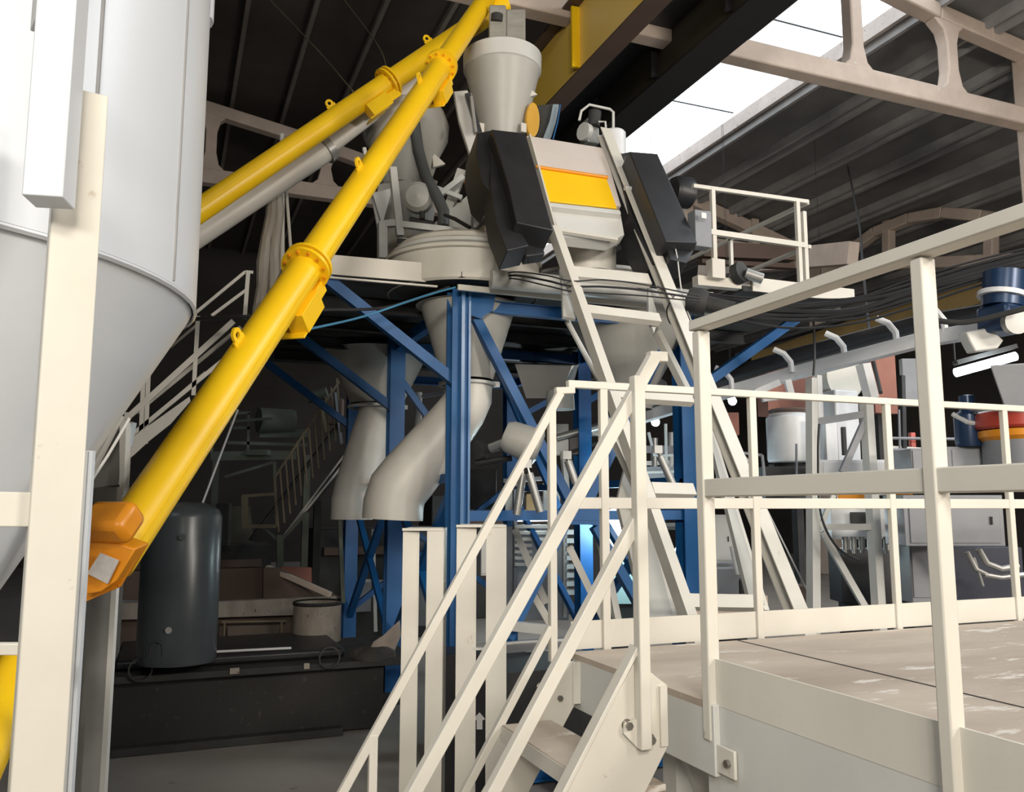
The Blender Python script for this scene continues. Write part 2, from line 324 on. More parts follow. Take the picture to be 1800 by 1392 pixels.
# ================================================================ SCREW CONVEYORS
def ringflange(m, c, ax, r, w=.02, n=32): m.lathe(c, [(r * .6, -w), (r, -w), (r, w), (r * .6, w)], n, ax, closed=True)
def screw(name, label, p0, p1, rs, flanges, lugs, tip):
    s = T(name, label, 'conveyor', p0); ax = (p1 - p0).normalized(); L = (p1 - p0).length
    ts = [0] + flanges + [1]
    for i in range(len(ts) - 1): MB().tube(lerp(p0, p1, ts[i]), lerp(p0, p1, ts[i + 1]), rs, n=32).build('tube_section', yellow, s)
    side = ax.cross(Z3).normalized(); up = side.cross(ax).normalized()
    for t_ in flanges:
        c = lerp(p0, p1, t_); m = MB(); ringflange(m, c - ax * .025, ax, rs * 1.5, .012); ringflange(m, c + ax * .025, ax, rs * 1.5, .012)
        fl = m.build('flange', yellow, s)
        m = MB()
        for k in range(12):
            an = k * math.pi / 6; q = c + (side * math.cos(an) + up * math.sin(an)) * rs * 1.26; m.tube(q - ax * .05, q + ax * .05, .011, n=6)
        m.build('bolt_ring', orange, fl)
        # hanger bearing box under the joint
        m = MB(); cc = c - ax * .31 - up * rs * 1.3 + side * rs * .25
        R = Matrix((side, ax, up)).transposed()
        m.box(cc + side * .03, (rs * 1.2, .28, rs * 1.25), M=R); m.box(cc - ax * .06 - up * rs * .62, (rs * 1.5, .26, .014), M=R); m.box(cc + ax * .22 + side * rs * .3, (rs * .5, .16, rs * .8), M=R)
        m.build('hanger_box', yellow, s, .004)
    for t_ in lugs:
        c = lerp(p0, p1, t_) + up * rs * .96
        m = MB(); m.lathe(c + up * .045, [(.02, -.008), (.045, -.008), (.045, .008), (.02, .008)], 14, side, closed=True); m.box(c + up * .005, (.012, .11, .05), M=Matrix((side, ax, up)).transposed())
        m.build('lifting_lug', yellow, s)
    m = MB(); q = p0 + up * 0 - side * 0
    for sgn in (1,):
        m.beam(p0 + side * rs * .98 * sgn + ax * .1, p1 + side * rs * .98 * sgn - ax * .1, .006, .035, up=up)
    m.build('edge_strip', yellow, s)
    return s, ax, side, up
P0 = onD(192, 988, 3.72); P1 = onD(860, -10, 9.3)
L_ = P1 - P0
def tpx(y, a, b):   # fraction along the line whose picture row is y
    best = 0
    for i in range(2001):
        q = lerp(a, b, i / 2000); r = q - EYE; v = 696 - F * r.dot(UP) / r.dot(FW)
        if abs(v - y) < 1.2: best = i / 2000
    return best
s1, ax, side, up = screw('screw_conveyor', 'long yellow tubular screw conveyor crossing in front, from silo outlet to roof', P0, P1, .105, [tpx(470, P0, P1), tpx(118, P0, P1)], [tpx(628, P0, P1), tpx(320, P0, P1), tpx(165, P0, P1)], 0)
# inlet trough and box at the foot of the front conveyor
R = Matrix((side, ax, up)).transposed()
q = onD(196, 918, 3.5); m = MB(); m.box(q, (.21, .15, .12), M=R); m.build('inlet_housing', orange, s1, .03)
q = onD(186, 975, 3.62); m = MB(); m.plate(poly(((150, 935), (238, 965), (205, 1020), (178, 1040), (150, 1046)), onD, 3.5), (.05, .12, .02)); m.build('inlet_box', orange, s1, .006)
MB().plate(poly(((176, 972), (208, 985), (188, 1026), (153, 1008)), onD, 3.47), (.004, .008, 0)).build('label_plate', label_m, s1)
MB().path([onD(150, 928, 3.5), onD(165, 935, 3.5), onD(205, 955, 3.52), onD(240, 963, 3.58)], .008).build('tie_wire', label_m, s1)
m = MB(); m.beam(onD(240, 968, 3.58), onD(206, 1028, 3.58), .02, .03); m.beam(onD(150, 1052, 3.58), onD(206, 1028, 3.58), .02, .025); m.build('box_rim', orange, s1)
m = MB(); m.box(P1 + V((.12, 0, .1)), (.18, .2, .5)); m.build('outlet_box', yellow, s1, .01)
Q0 = onY(200, 472, 8.45); Q1 = onY(885, 8, 8.72)
screw('screw_conveyor', 'yellow tubular screw conveyor behind, sloping from behind the silo to the roof', Q0, Q1, .115, [tpx(146, Q0, Q1)], [tpx(205, Q0, Q1), tpx(90, Q0, Q1)], 0)
# pale duct under the rear conveyor
A0, A1, A2 = onY(215, 500, 8.9), onY(575, 262, 8.9), onY(765, 115, 8.9)
dct = T('dust_duct', 'pale grey round duct running parallel beneath the rear yellow conveyor', 'duct', A0)
MB().tube(A0, A1, .125, n=24).build('lower_tube', pipe_m, dct); MB().tube(lerp(A0, A1, .98), A2, .085, n=24).build('upper_tube', pipe_m, dct)
MB().lathe(A1, [(.10, -.05), (.15, -.04), (.15, .04), (.10, .05)], 24, (A2 - A0)).build('joint_collar', galv, dct)
# third screw at the bottom left corner
C0, C1 = onD(-80, 1420, 2.6), onD(42, 1165, 3.3)
o = MB().tube(C0, C1, .085, n=28).build('screw_conveyor', yellow); tag(o, 'short end of a yellow conveyor tube low at the left edge of the picture', 'conveyor')

# ================================================================ TOWER STRUCTURE
XL, XR = (2.34, 4.69), None; YL = (7.14, 9.4, 11.8)
tw = T('steel_tower', 'blue painted steel tower frame carrying the mixer platform', 'frame', (3.5, 9.4, 0))
def hleg(x, y, z1, w=.17, z0=.12, m=blue):
    mb = MB(); mb.ibeam((x, y, z0), (x, y, z1), w, w, .014, up=(0, 1, 0)); o = mb.build('leg', m, tw)
    mb = MB(); mb.box((x, y, z0 / 2), (.34, .34, z0)); mb.build('foot', dark, tw)
    return o
for x in (2.34, 4.69):
    for y in YL: hleg(x, y, 4.02, z0=.12)
l = MB(); l.box((2.34, 7.02, 2.4), (.03, .035, 3.2)); l.box((2.41, 7.04, 2.4), (.02, .02, 3.2)); l.build('cable_conduit', mat('conduit_blue', (.10, .24, .48), .3), tw)
def tbeam(p0, p1, w=.1, h=.1): return MB().ibeam(p0, p1, w, h, .01).build('beam', blue, tw)
zt_ = 3.94
for y in YL: tbeam((2.34, y, 3.9), (4.69, y, 3.9), .09, .11)
for x in (2.34, 4.69): tbeam((x, 7.14, 3.9), (x, 11.8, 3.9), .09, .11)
MB().plate(poly(((805, 512), (872, 514), (866, 545), (845, 560), (822, 552), (805, 555)), onY, 7.05), (0, .02, 0)).build('gusset', blue, tw)
def brace(p0, p1, w=.085): return MB().beam(p0, p1, w, w).build('brace', blue, tw)
# front face: upper diagonals from the posts and the lower cross
n0 = onY(1018, 905, 7.14)
brace(onY(836, 560, 7.14), onY(1000, 880, 7.14)); brace(onY(1170, 595, 7.14), onY(1030, 885, 7.14))
brace(onY(990, 925, 7.14), onY(893, 1122, 7.14)); brace(onY(1045, 925, 7.14), onY(1125, 1066, 7.14))
MB().plate(poly(((1000, 870), (1040, 870), (1062, 895), (1066, 925), (1035, 922), (1000, 922), (985, 940), (978, 905)), onY, 7.1), (0, .03, 0)).build('gusset', blue, tw)
brace((2.34, 7.14, onY(950, 906, 7.14).z), (4.69, 7.14, onY(950, 906, 7.14).z), .09)
# cantilever struts to the left and right
for y in YL:
    brace((2.34, y, onY(800, 675, 7.14).z), (1.15, y, 4.02), .09)
brace(onY(1248, 668, 7.14), onY(1400, 560, 7.14), .09)
for y in YL[1:]: brace((4.69, y, onY(1248, 668, 7.14).z), (5.9, y, 4.0), .08)
# side bays and rear crosses
for x in (2.34, 4.69):
    for ya, yb in ((7.14, 9.4), (9.4, 11.8)):
        brace((x, ya, 2.35), (x, yb, .6), .08); brace((x, ya, .6), (x, yb, 2.35), .07); brace((x, ya, 2.35), (x, yb, 2.35), .08)
brace((2.34, 9.4, 3.6), (3.2, 9.4, 2.5), .07); brace((2.34, 11.8, 2.4), (4.69, 11.8, .7), .07); brace((4.69, 11.8, 2.4), (2.34, 11.8, .7), .07)
brace((3.55, 9.4, 3.8), (4.4, 9.4, 2.0), .07)
# platform
pf = T('mixer_platform', 'raised mixer platform deck with cream edge plate on the blue tower', 'platform', (3.5, 9, 4.05))
m = MB(); PO = [(.86, 7.12), (2.0, 7.04), (2.26, 6.82), (4.8, 6.82), (4.8, 6.3), (6.1, 6.3), (6.1, 11.9), (.86, 11.9)]
m.plate([(x, y, 4.06) for x, y in PO], (0, 0, .05)); m.build('deck', dark, pf)
for a, b, h in (((.86, 7.12, 4.13), (2.0, 7.04, 4.13), .17), ((.86, 7.08, 4.01), (2.1, 7.02, 4.01), .016), ((.86, 7.12, 4.13), (.86, 11.9, 4.13), .17), ((4.9, 6.3, 4.13), (6.1, 6.3, 4.13), .13), ((6.1, 6.3, 4.13), (6.1, 11.9, 4.13), .13)): MB().beam(a, b, .03, h).build('edge_plate', white, pf)
m = MB()
for y in (7.9, 8.8, 9.9, 10.9): m.ibeam((1.15, y, 3.99), (6.0, y, 3.99), .07, .12, .01)
m.build('joist', dark, pf)
m = MB(); m.beam((2.25, 6.84, 4.14), (4.85, 6.84, 4.14), .03, .07); m.beam((2.25, 6.9, 3.99), (4.85, 6.9, 3.99), .03, .05); m.build('front_channel', white, pf)
# corrugated pale duct along the platform front
m = MB(); m.path([(2.5, 6.74, 4.05), (3.2, 6.66, 4.04), (4.2, 6.66, 4.04), (4.95, 6.72, 4.0)], .085, 14)
tag(m.build('sheathed_pipe', whiteg), 'shiny grey pipe lying along the front edge of the mixer platform', 'pipe')
# ---- pans of the two mixers
c1 = V((2.50, 7.50, 4.05))
mx = T('planetary_mixer', 'round cream mixer pan at the left of the platform under the hoppers', 'mixer', c1)
MB().lathe(c1, [(.70, 0), (.72, .02), (.72, .28), (.75, .29), (.75, .32), (0, .34)], 56).build('pan', white, mx)
MB().lathe(c1, [(.62, .33), (.64, .35), (.62, .46), (.55, .50), (0, .51)], 56).build('lid', white, mx)
MB().lathe(c1, [(.66, .34), (.69, .36), (.69, .39), (.66, .41)], 56).build('clamp_ring', whiteg, mx)
MB().box(c1 + V((.20, -.45, .51)), (.40, .22, .07)).build('inspection_hatch', white, mx, .01)
c2 = V((4.05, 7.9, 4.11))
mx2 = T('planetary_mixer', 'second mixer pan at the right, below the skip and the black covers', 'mixer', c2)
MB().lathe(c2, [(.66, 0), (.70, .02), (.70, .3), (.74, .31), (.74, .34), (0, .36)], 56).build('pan', whiteg, mx2)
MB().lathe(c2 + V((.45, -.5, 0)), [(.22, .0), (.24, .03), (.24, .12), (.2, .14), (0, .14)], 24).build('side_cover', whiteg, mx2)
MB().lathe(onD(1036, 476, 7.75), [(.25, -.04), (.25, .24), (.27, .25), (.27, .29), (0, .30)], 32).build('inlet_neck', white, mx2)
# gearbox frame over the left mixer
fr = T('hopper_frame', 'grey welded frame with legs around the rear weigh hopper', 'frame', onD(700, 470, 8.6))
def fb(a, b, w=.07, m=whiteg, d=8.5, d2=None, nm='bar'): return MB().beam(onD(*a, d), onD(*b, d2 or d), w, w).build(nm, m, fr, .004)
fb((683, 392), (850, 412), .065); fb((672, 392), (672, 455), .09, d2=8.5); fb((690, 295), (703, 415), .075); fb((668, 395), (700, 392), .07)
fb((770, 345), (815, 310), .06, d=8.9); fb((765, 330), (812, 348), .05, d=8.9); fb((812, 300), (770, 420), .1, hop_m, 9.1); fb((640, 260), (672, 430), .04, d=8.8)
MB().plate(poly(((702, 418), (770, 423), (702, 448)), onD, 8.2), (0, .02, 0)).build('gusset', whiteg, fr); MB().plate(poly(((655, 340), (690, 330), (672, 395)), onD, 8.7), (0, .05, 0)).build('gusset', whiteg, fr)
o = MB(); o.lathe(onD(735, 348, 8.7), [(0, -.14), (.13, -.13), (.16, -.08), (.16, .06), (.12, .10), (0, .12)], 28, -FW); o = o.build('drive_motor', hop_m); tag(o, 'round grey motor end sitting among the frame below the rear hopper', 'motor')
m = MB(); m.tube(onD(720, 390, 8.6), onD(762, 398, 8.6), .055, n=14); m.tube(onD(742, 372, 8.55), onD(742, 385, 8.55), .03, n=10)
tag(m.build('gear_drive', dark), 'dark gear drive lying behind the frame bar under the hose', 'gear drive')
tag(MB().path([onD(728, 215, 8.8), onD(735, 265, 8.75), onD(748, 310, 8.7), onD(768, 345, 8.6), onD(780, 372, 8.55), onD(779, 398, 8.5)], .062, 14).build('flexible_hose', mat('hose_grey', (.075, .08, .078), .5)), 'dark grey flexible hose curving down beside the rear hopper', 'hose')
tag(MB().plate(poly(((760, 395), (838, 330), (845, 405), (830, 425)), onD, 9.0), (.05, .3, 0)).build('chute_panel', hop_m), 'tilted grey chute panel right of the flexible hose', 'panel')
tag(MB().plate(poly(((815, 320), (828, 298), (838, 320), (830, 325)), onD, 9.2), (.02, .05, 0)).build('warning_flap', orange), 'small orange flap behind the grey frame left of the black cover', 'flap')
tag(MB().path([onD(782, 378, 8.3), onD(800, 385, 8.2), onD(826, 400, 8.1)], .02).build('feed_cable', black), 'black cable falling from the hose foot to the mixer lid', 'cable')
# small black clamp plate etc
tag(MB().box(onD(707, 424, 8.0), (.1, .02, .05)).build('name_plate', black), 'small black plate on the frame beside the left mixer lid', 'plate')
# ---- hoppers
def hopper(d, x, rows, label, m=hop_m):    # rows: (picture row, half width in px)
    s = T('weigh_hopper', label, 'hopper', onD(x, rows[-1][0], d)); base = onD(x, rows[0][0], d)
    pr_ = [(w * d * 1.05 / F, onD(x, y, d).z) for y, w in rows]; c = V((base.x, base.y, 0))
    return s, c, pr_
h1, c, pr_ = hopper(9.0, 883, ((98, 64), (101, 68), (127, 67), (133, 65), (232, 40)), 'tall grey cone hopper topped by a cloth filter, left of the yellow girder')
MB().lathe(c, [(0, pr_[0][1] + .03)] + pr_ + [(.22, pr_[-1][1] - .1)], 48).build('shell', hop_m, h1)
MB().lathe(c, [(.42, pr_[1][1] + .0), (.44, pr_[1][1] - .005), (.435, pr_[2][1]), (.42, pr_[2][1] - .01)], 48).build('rim_band', whiteg, h1)
for sx in (-1, 1):
    q = onD(883 + sx * 62, 166, 8.9); MB().plate([q, q + V((sx * -.14, 0, .08)), q + V((sx * -.14, 0, -.06))], (0, .06, 0)).build('bracket', white, h1)
for sx in (-37, 37): MB().box(onD(883 + sx, 225, 8.8), (.06, .03, .1)).build('clamp', white, h1)
ca = V((c.x, c.y, 0)); za, zb = onD(880, 102, 9).z, onD(880, 28, 9).z
flt = T('vent_filter', 'ribbed grey cloth vent filter standing on the tall cone hopper', 'filter', (c.x, c.y, za))
m = MB()
for a_, b_ in ((-.20, -.01), (.0, .22)): m.box((c.x + (a_ + b_) / 2 + .03, c.y - .05, (za + zb) / 2), (b_ - a_, .3, zb - za), rz=-YAW)
m.build('filter_bag', cloth, flt, .02)
MB().tube(onD(873, 40, 8.8), onD(874, 27, 8.8), .07, n=18).build('inlet_stub', dark, flt)
h2, c, pr_ = hopper(9.4, 714, ((196, 62), (200, 68), (222, 76), (245, 74), (272, 60), (315, 46), (330, 38)), 'rounded grey hopper behind the front yellow conveyor')
MB().lathe(c, [(0, pr_[0][1] + .03)] + pr_ + [(0, pr_[-1][1] - .02)], 48).build('shell', hop_m, h2)
MB().lathe(c, [(.40, pr_[0][1] + .01), (.43, pr_[1][1] + .01), (.45, pr_[2][1] + .05), (.48, pr_[2][1] - .01), (.47, pr_[2][1] - .03)], 48).build('rim_band', whiteg, h2)
q = onD(783, 288, 9.3); MB().plate([q, q + V((-.16, 0, .12)), q + V((-.14, 0, -.06))], (0, .06, 0)).build('bracket', white, h2)
m = MB(); m.lathe(c, [(.3, pr_[-1][1]), (.36, pr_[-1][1] - .25), (.25, 4.8), (.22, 4.6)], 4); m.build('lower_chute', hop_m, h2)
# pneumatic arm & crumpled bracket left of the black cover
arm = T('support_bracket', 'pale grey bent bracket arm between cone hopper and black cover', 'bracket', onD(840, 300, 8.3))
MB().plate(poly(((797, 160), (822, 158), (838, 200), (852, 260), (856, 330), (838, 345), (825, 270), (806, 210)), onD, 8.35), (.03, .1, 0)).build('arm', whiteg, arm, .01)
MB().beam(onD(822, 165, 8.3), onD(842, 232, 8.3), .045, .06).build('strut', black, arm)
MB().beam(onD(828, 170, 8.25), onD(836, 232, 8.25), .03, .03).build('rod', galv, arm)
MB().plate(poly(((832, 345), (858, 335), (872, 380), (878, 440), (860, 455), (838, 445), (830, 400)), onD, 8.1), (.03, .14, 0)).build('lower_arm', galv, arm, .01)
m = MB(); m.beam(onD(834, 400, 8.05), onD(856, 372, 8.05), .03, .03); m.beam(onD(856, 350, 8.05), onD(856, 378, 8.05), .025, .03); m.build('rib', whiteg, arm)
for p in ((862, 353), (840, 370), (836, 405)): MB().tube(onD(*p, 8.02), onD(*p, 8.06), .02, n=10).build('bolt', dark, arm)
# clear guard, yellow disc by the girder
o = MB().lathe(onD(936, 213, 8.8), [(0, -.02), (.1, -.02), (.14, 0), (.1, .02), (0, .02)], 28, (V((1, .2, .15)))); 
o = MB(); cc = onD(937, 210, 8.8); o.plate([cc + RT * (math.cos(t) * .075) + Z3 * (math.sin(t) * .20) for t in [i * math.pi / 10 for i in range(20)]], V((0, .06, 0)))
tag(o.build('yellow_cover', mat('ochre_cover', (.72, .40, .05), .35), bevel=.01), 'narrow yellow oval cover right of the tall cone hopper', 'cover')
g = T('curved_guard', 'bluish grey curved guard beside the yellow oval cover', 'guard', onD(965, 215, 8.8))
MB().plate(poly(((945, 185), (978, 182), (972, 215), (955, 245), (940, 242), (950, 215)), onD, 8.9), (.02, .1, 0)).build('shield', dark, g, .004)
MB().plate(poly(((972, 183), (982, 183), (976, 215), (966, 246), (954, 244), (966, 212)), onD, 8.85), (.02, .03, 0)).build('edge', glass, g, .004)
MB().path([onD(985, 184, 8.8), onD(980, 215, 8.8), onD(972, 245, 8.8)], .008).build('blue_hose', blue, g)

# ================================================================ SKIP HOIST
tO = V((2.95, 7.1, 5.74)); tt = V((0, -2.55, -4.32)).normalized(); tn = V((0, tt.z, -tt.y))
if tn.y > 0: tn = -tn
def onT(px, py, off=0): return onP(px, py, tO + tn * off, tn)
TR = Matrix((X3, tt, tn)).transposed()
sk = T('skip_hoist_track', 'steep cream twin-rail skip hoist track leaning against the mixer platform', 'track', onT(1300, 1080))
def rail(a, b, w, h, off=0, nm='rail', m=white, kind='chan', flip=1):
    p, q = onT(*a, off), onT(*b, off); mb = MB()
    if kind == 'chan': mb.chan(p, q, w * flip, h, .01, up=tn)
    else: mb.beam(p, q, w, h, up=tn)
    return mb.build(nm, m, sk)
rail((1061, 232), (1404, 1085), .11, .10)                      # right rail
rail((974, 404), (1212, 1090), .07, .10, kind='beam'); rail((930, 240), (975, 404), .015, .06, kind='beam', nm='rail_edge')           # left rail
def xb(a, b, w=.09, off=-.05, nm='cross_beam', m=white, h=.06): return MB().beam(onT(*a, off), onT(*b, off), h, w, up=tt).build(nm, m, sk)
xb((1008, 481), (1140, 494), .12); xb((1018, 545), (1158, 562), .09); xb((1075, 692), (1215, 702), .10); xb((1145, 861), (1218, 863), .09); xb((1190, 1058), (1330, 1060), .09)
for pts, w in ((((986, 475), (1000, 570), (1055, 672), (1066, 740)), .05),): 
    MB().path([onT(x, y, -.2) for x, y in pts], .022, 8).build('guide_pipe', whiteg, sk)
MB().plate([onT(x, y, -.1) for x, y in ((988, 485), (1008, 485), (1012, 560), (990, 556))], -tn * .03).build('side_plate', whiteg, sk)
MB().plate([onT(x, y, -.1) for x, y in ((1140, 500), (1158, 560), (1150, 585), (1140, 560))], -tn * .03).build('side_plate', whiteg, sk)
# lower guide rails and slotted plates
for a, b in (((1066, 740), (1150, 920)), ((1150, 575), (1213, 700))): MB().beam(onT(*a, -.22), onT(*b, -.22), .05, .07, up=tn).build('lower_rail', white, sk)
m = MB(); m.plate([onT(x, y, -.3) for x, y in ((1100, 815), (1122, 850), (1185, 1088), (1135, 1088), (1085, 880))], -tn * .04); m.build('wheel_guard', hop_m, sk)
m = MB(); m.plate([onT(x, y, -.3) for x, y in ((1238, 730), (1252, 760), (1345, 1062), (1320, 1062))], -tn * .04); m.build('wheel_guard', hop_m, sk)
for a, b in (((1228, 690), (1345, 1075)), ((1095, 800), (1185, 1090))  ): MB().beam(onT(*a, -.34), onT(*b, -.34), .04, .05, up=tn).build('lower_rail', white, sk)
# legs of the hoist carried down behind the access deck
for x, y in ((1404, 1085), (1212, 1090)):
    p = onT(x, y); MB().beam(p, p + tt * 1.3, .09, .09, up=tn).build('rail_foot', white, sk)
bk = T('skip_bucket', 'cream skip bucket with a yellow door panel at the top of the track', 'skip', onT(1020, 400))
def pan(pxs, off, th, nm, m, bev=.005): return MB().plate([onT(x, y, off) for x, y in pxs], -tn * th).build(nm, m, bk, bev)
pan(((926, 238), (1062, 260), (1092, 362), (962, 352)), -.02, .5, 'body', mat('skip_cream', (.62, .56, .52), .4, 0, (.54, .48, .44), 2, .8))
pan(((947, 296), (1066, 312), (1085, 366), (963, 353)), .0, .018, 'yellow_door', mat('door_yellow', (.90, .56, .01), .35, 0, (.84, .50, .01), 3, .8))
MB().tube(onT(942, 293, .01), onT(1068, 312, .01), .016, n=12).build('hinge_rod', orange, bk)
pan(((962, 355), (1090, 369), (1092, 376), (966, 362)), .02, .1, 'lip', whiteg)
m = MB(); a = [onT(x, y, -.04) for x, y in ((966, 362), (1092, 377), (1098, 412), (1072, 424), (985, 414))]; m.plate(a, -tn * .12); m.build('discharge_chute', whiteg, bk, .01)
MB().beam(onT(972, 404, -.0), onT(1085, 422, -.0), .03, .03, up=tn).build('chute_lip', white, bk)
# black rubber covers each side of the track
cv = T('belt_cover', 'black sheet cover to the left of the yellow skip panel', 'cover', onT(930, 400))
def cover(par, pxs, off, th, nm='shell', m=black, bev=.008): return MB().plate([onT(x, y, off) for x, y in pxs], -tn * th).build(nm, m, par, bev)
cover(cv, ((864, 227), (924, 234), (973, 405), (908, 391), (895, 330)), .22, .34)
cover(cv, ((838, 234), (866, 228), (872, 290), (866, 340), (848, 320), (836, 270)), .10, .35, 'side_sheet')
cover(cv, ((866, 235), (896, 330), (908, 392), (930, 432), (892, 440), (872, 390), (862, 330)), .12, .22, 'lower_sheet')
cover(cv, ((905, 392), (948, 398), (958, 446), (925, 450)), .02, .1, 'lower_hood')
cv = T('belt_cover', 'longer black sheet cover to the right of the skip track', 'cover', onT(1180, 440))
cover(cv, ((1106, 266), (1156, 270), (1226, 427), (1170, 424)), .22, .36)
cover(cv, ((1084, 272), (1108, 266), (1168, 424), (1200, 470), (1150, 460), (1110, 380), (1098, 330)), .0, .3, 'inner_sheet')
cover(cv, ((1170, 424), (1226, 428), (1208, 462), (1178, 455)), .12, .2, 'lower_hood')
p = onT(1196, 338, -.3); MB().lathe(p, [(0, -.1), (.14, -.1), (.16, -.06), (.16, .1), (0, .12)], 24, (1, 0, 0)).build('end_drum', black, cv)
tag(MB().tube(onT(1088, 286, -.05), onT(1115, 290, -.05), .09, n=20).build('drive_drum', mat('drum_grey', (.05, .05, .055), .35)), 'dark round winch drum at the right rail top', 'drum')
tag(MB().tube(onT(1098, 330, .05), onT(1136, 338, .05), .025, n=12).build('push_rod', whiteg), 'short pale rod entering the right black cover', 'rod')
# equipment behind the top of the track
v = T('air_cylinder_tank', 'small light grey upright tank behind the top end of the right rail', 'tank', onD(1082, 268, 8.6))
c = onD(1080, 290, 8.6); MB().lathe(c, [(0, 0), (.12, 0), (.125, .02), (.125, onD(1080, 232, 8.6).z - c.z - .02), (.11, onD(1080, 232, 8.6).z - c.z), (0, onD(1080, 230, 8.6).z - c.z + .01)], 26).build('shell', whitec, v)
pp = [onD(x, y, 8.7) for x, y in ((1018, 212), (1022, 195), (1036, 184), (1072, 192), (1078, 197), (1078, 235))]
tag(MB().path(pp, .015, 8).build('pipe_hoop', whiteg), 'bent pale pipe hoop above the gearbox', 'pipe')
tag(MB().path([onD(x, y, 8.7) for x, y in ((1052, 214), (1064, 214), (1066, 240))], .012, 8).build('pipe_hoop', whiteg), 'smaller bent pipe inside the hoop beside the gearbox', 'pipe')
gb = T('gear_motor', 'grey gearbox with dark motor under the pipe hoop', 'motor', onD(1035, 256, 8.9))
MB().box(onD(1036, 236, 8.9), (.14, .2, .28)).build('gearbox', galv, gb, .01); MB().tube(onD(1043, 222, 8.8), onD(1046, 196, 8.8), .07, n=16).build('motor', dark, gb)
MB().lathe(onD(1028, 232, 8.8), [(0, -.03), (.1, -.03), (.1, .03), (0, .03)], 12, (1, .3, 0)).build('cog', whiteg, gb)
# ================================================================ RAILING ON THE PLATFORM
rg = T('guard_railing', 'thin cream guard railing around the right end of the mixer platform', 'railing', (5.9, 6.4, 4.1))
Yr = 6.36
def rb(a, b, w=.035, nm='rail', fn=onY, k=Yr): return MB().beam(fn(*a, k), fn(*b, k), w, w).build(nm, white, rg)
rb((1218, 327), (1420, 355)); rb((1225, 405), (1415, 432), .05); rb((1222, 494), (1436, 514), .09, 'toe_board')
for a, b in (((1250, 330), (1257, 495)), ((1397, 352), (1407, 500)), ((1411, 372), (1418, 500))): 
    q = onY(*b, Yr); MB().beam(q, (q.x, q.y, onY(*a, Yr).z), .04, .04).build('post', white, rg)
xr = onY(1420, 355, Yr).x
for zz, w in ((onY(1420, 356, Yr).z, .035), (onY(1415, 432, Yr).z, .035)): MB().beam((xr, Yr, zz), (xr, 9.2, zz), w, w).build('rail', white, rg)
for y in (7.6, 9.0): MB().beam((xr, y, 4.1), (xr, y, onY(1420, 356, Yr).z), .035, .035).build('post', white, rg)
cb = T('control_box', 'grey electrical box hung on the platform railing beside the black cover', 'box', onD(1228, 440, 7.3))
MB().box(onD(1230, 405, 7.3), (.17, .12, .33)).build('enclosure', greyc, cb, .006); MB().box(onD(1237, 379, 7.16), (.05, .01, .05)).build('sticker', sticker, cb)
cc = T('valve_unit', 'small white and dark valve unit on the deck behind the railing', 'valve', onD(1290, 495, 7.6))
MB().box(onD(1258, 474, 7.5), (.14, .1, .18)).build('bracket', white, cc, .005); MB().lathe(onD(1300, 480, 7.6), [(0, -.05), (.1, -.04), (.1, .04), (0, .05)], 18, (.3, -1, .2)).build('wheel', dark, cc); MB().tube(onD(1310, 480, 7.55), onD(1340, 490, 7.55), .05, n=14).build('barrel', galv, cc)

# ================================================================ DISCHARGE FUNNELS AND PIPES UNDER THE PLATFORM
def chute(label, d, x, rows, pipe, rr, clampy):
    s = T('discharge_chute', label, 'chute', onD(*pipe[-1], d)); c = onD(x, rows[0][0], d); c = V((c.x, c.y, 0))
    MB().lathe(c, [(w * d * 1.02 / F, min(3.98, onD(x, y, d).z)) for y, w in rows], 40).build('funnel', hop_m, s)
    MB().path([onD(px, py, d) for px, py in pipe], rr, 32).build('pipe', pipe_m, s, ang=50)
    z = onD(x, clampy, d).z; r = rows[-1][1] * d * 1.02 / F
    MB().lathe(c, [(r, z - .015), (r + .035, z - .012), (r + .035, z + .012), (r, z + .015)], 36).build('clamp_ring', whiteg, s)
    q = c + RT * (r + .03) + V((0, 0, z)); MB().box(q, (.06, .05, .05)).build('clamp_lug', whiteg, s)
    return s
chute('large pale funnel and bent pipe just behind the front blue leg', 7.95, 823, ((505, 92), (530, 84), (668, 44)), ((823, 672), (823, 700), (812, 722), (795, 745), (720, 835), (700, 860), (692, 885), (690, 913)), [.225, .225, .23, .24, .275, .28, .28, .28], 676)
chute('grey funnel and leaning pipe behind, between the rear blue legs', 10.4, 664, ((600, 92), (618, 88), (710, 45)), ((668, 712), (664, 735), (655, 760), (625, 855), (619, 880), (618, 913)), [.25, .25, .25, .25, .25, .25], 716)
s = T('discharge_chute', 'grey cone chute under the platform seen between the track rails', 'chute', onD(1110, 690, 8.6)); c = onD(1105, 560, 8.6)
MB().lathe((c.x, c.y, 0), [(.66 , 3.98), (.62, onD(1105, 575, 8.6).z), (.24, onD(1105, 690, 8.6).z), (.22, onD(1105, 720, 8.6).z)], 40).build('funnel', hop_m, s)
s = T('discharge_chute', 'square grey chute hanging in the shade at the tower centre', 'chute', onD(960, 720, 9.5))
m = MB(); m.hexa([onD(925, 700, 9.5), onD(985, 700, 9.3), onD(1000, 695, 10.2), onD(940, 695, 10.4), onD(905, 640, 9.3), onD(1005, 643, 9.0), onD(1020, 640, 10.6), onD(920, 638, 10.9)]); m.build('funnel', hop_m, s)
MB().lathe(onD(985, 720, 9.3), [(0, .02), (.16, 0), (.15, .2), (.12, .22)], 24).build('outlet', whiteg, s)
br = T('steel_barrel', 'tilted grey drum hanging under the tower beside the blue braces', 'drum', onD(928, 800, 7.7))
MB().lathe(onD(915, 775, 7.7), [(0, -.17), (.12, -.16), (.15, -.1), (.17, .17), (.12, .19), (0, .18)], 32, RT * .9 + V((0, 0, -.35))).build('drum', hop_m, br)
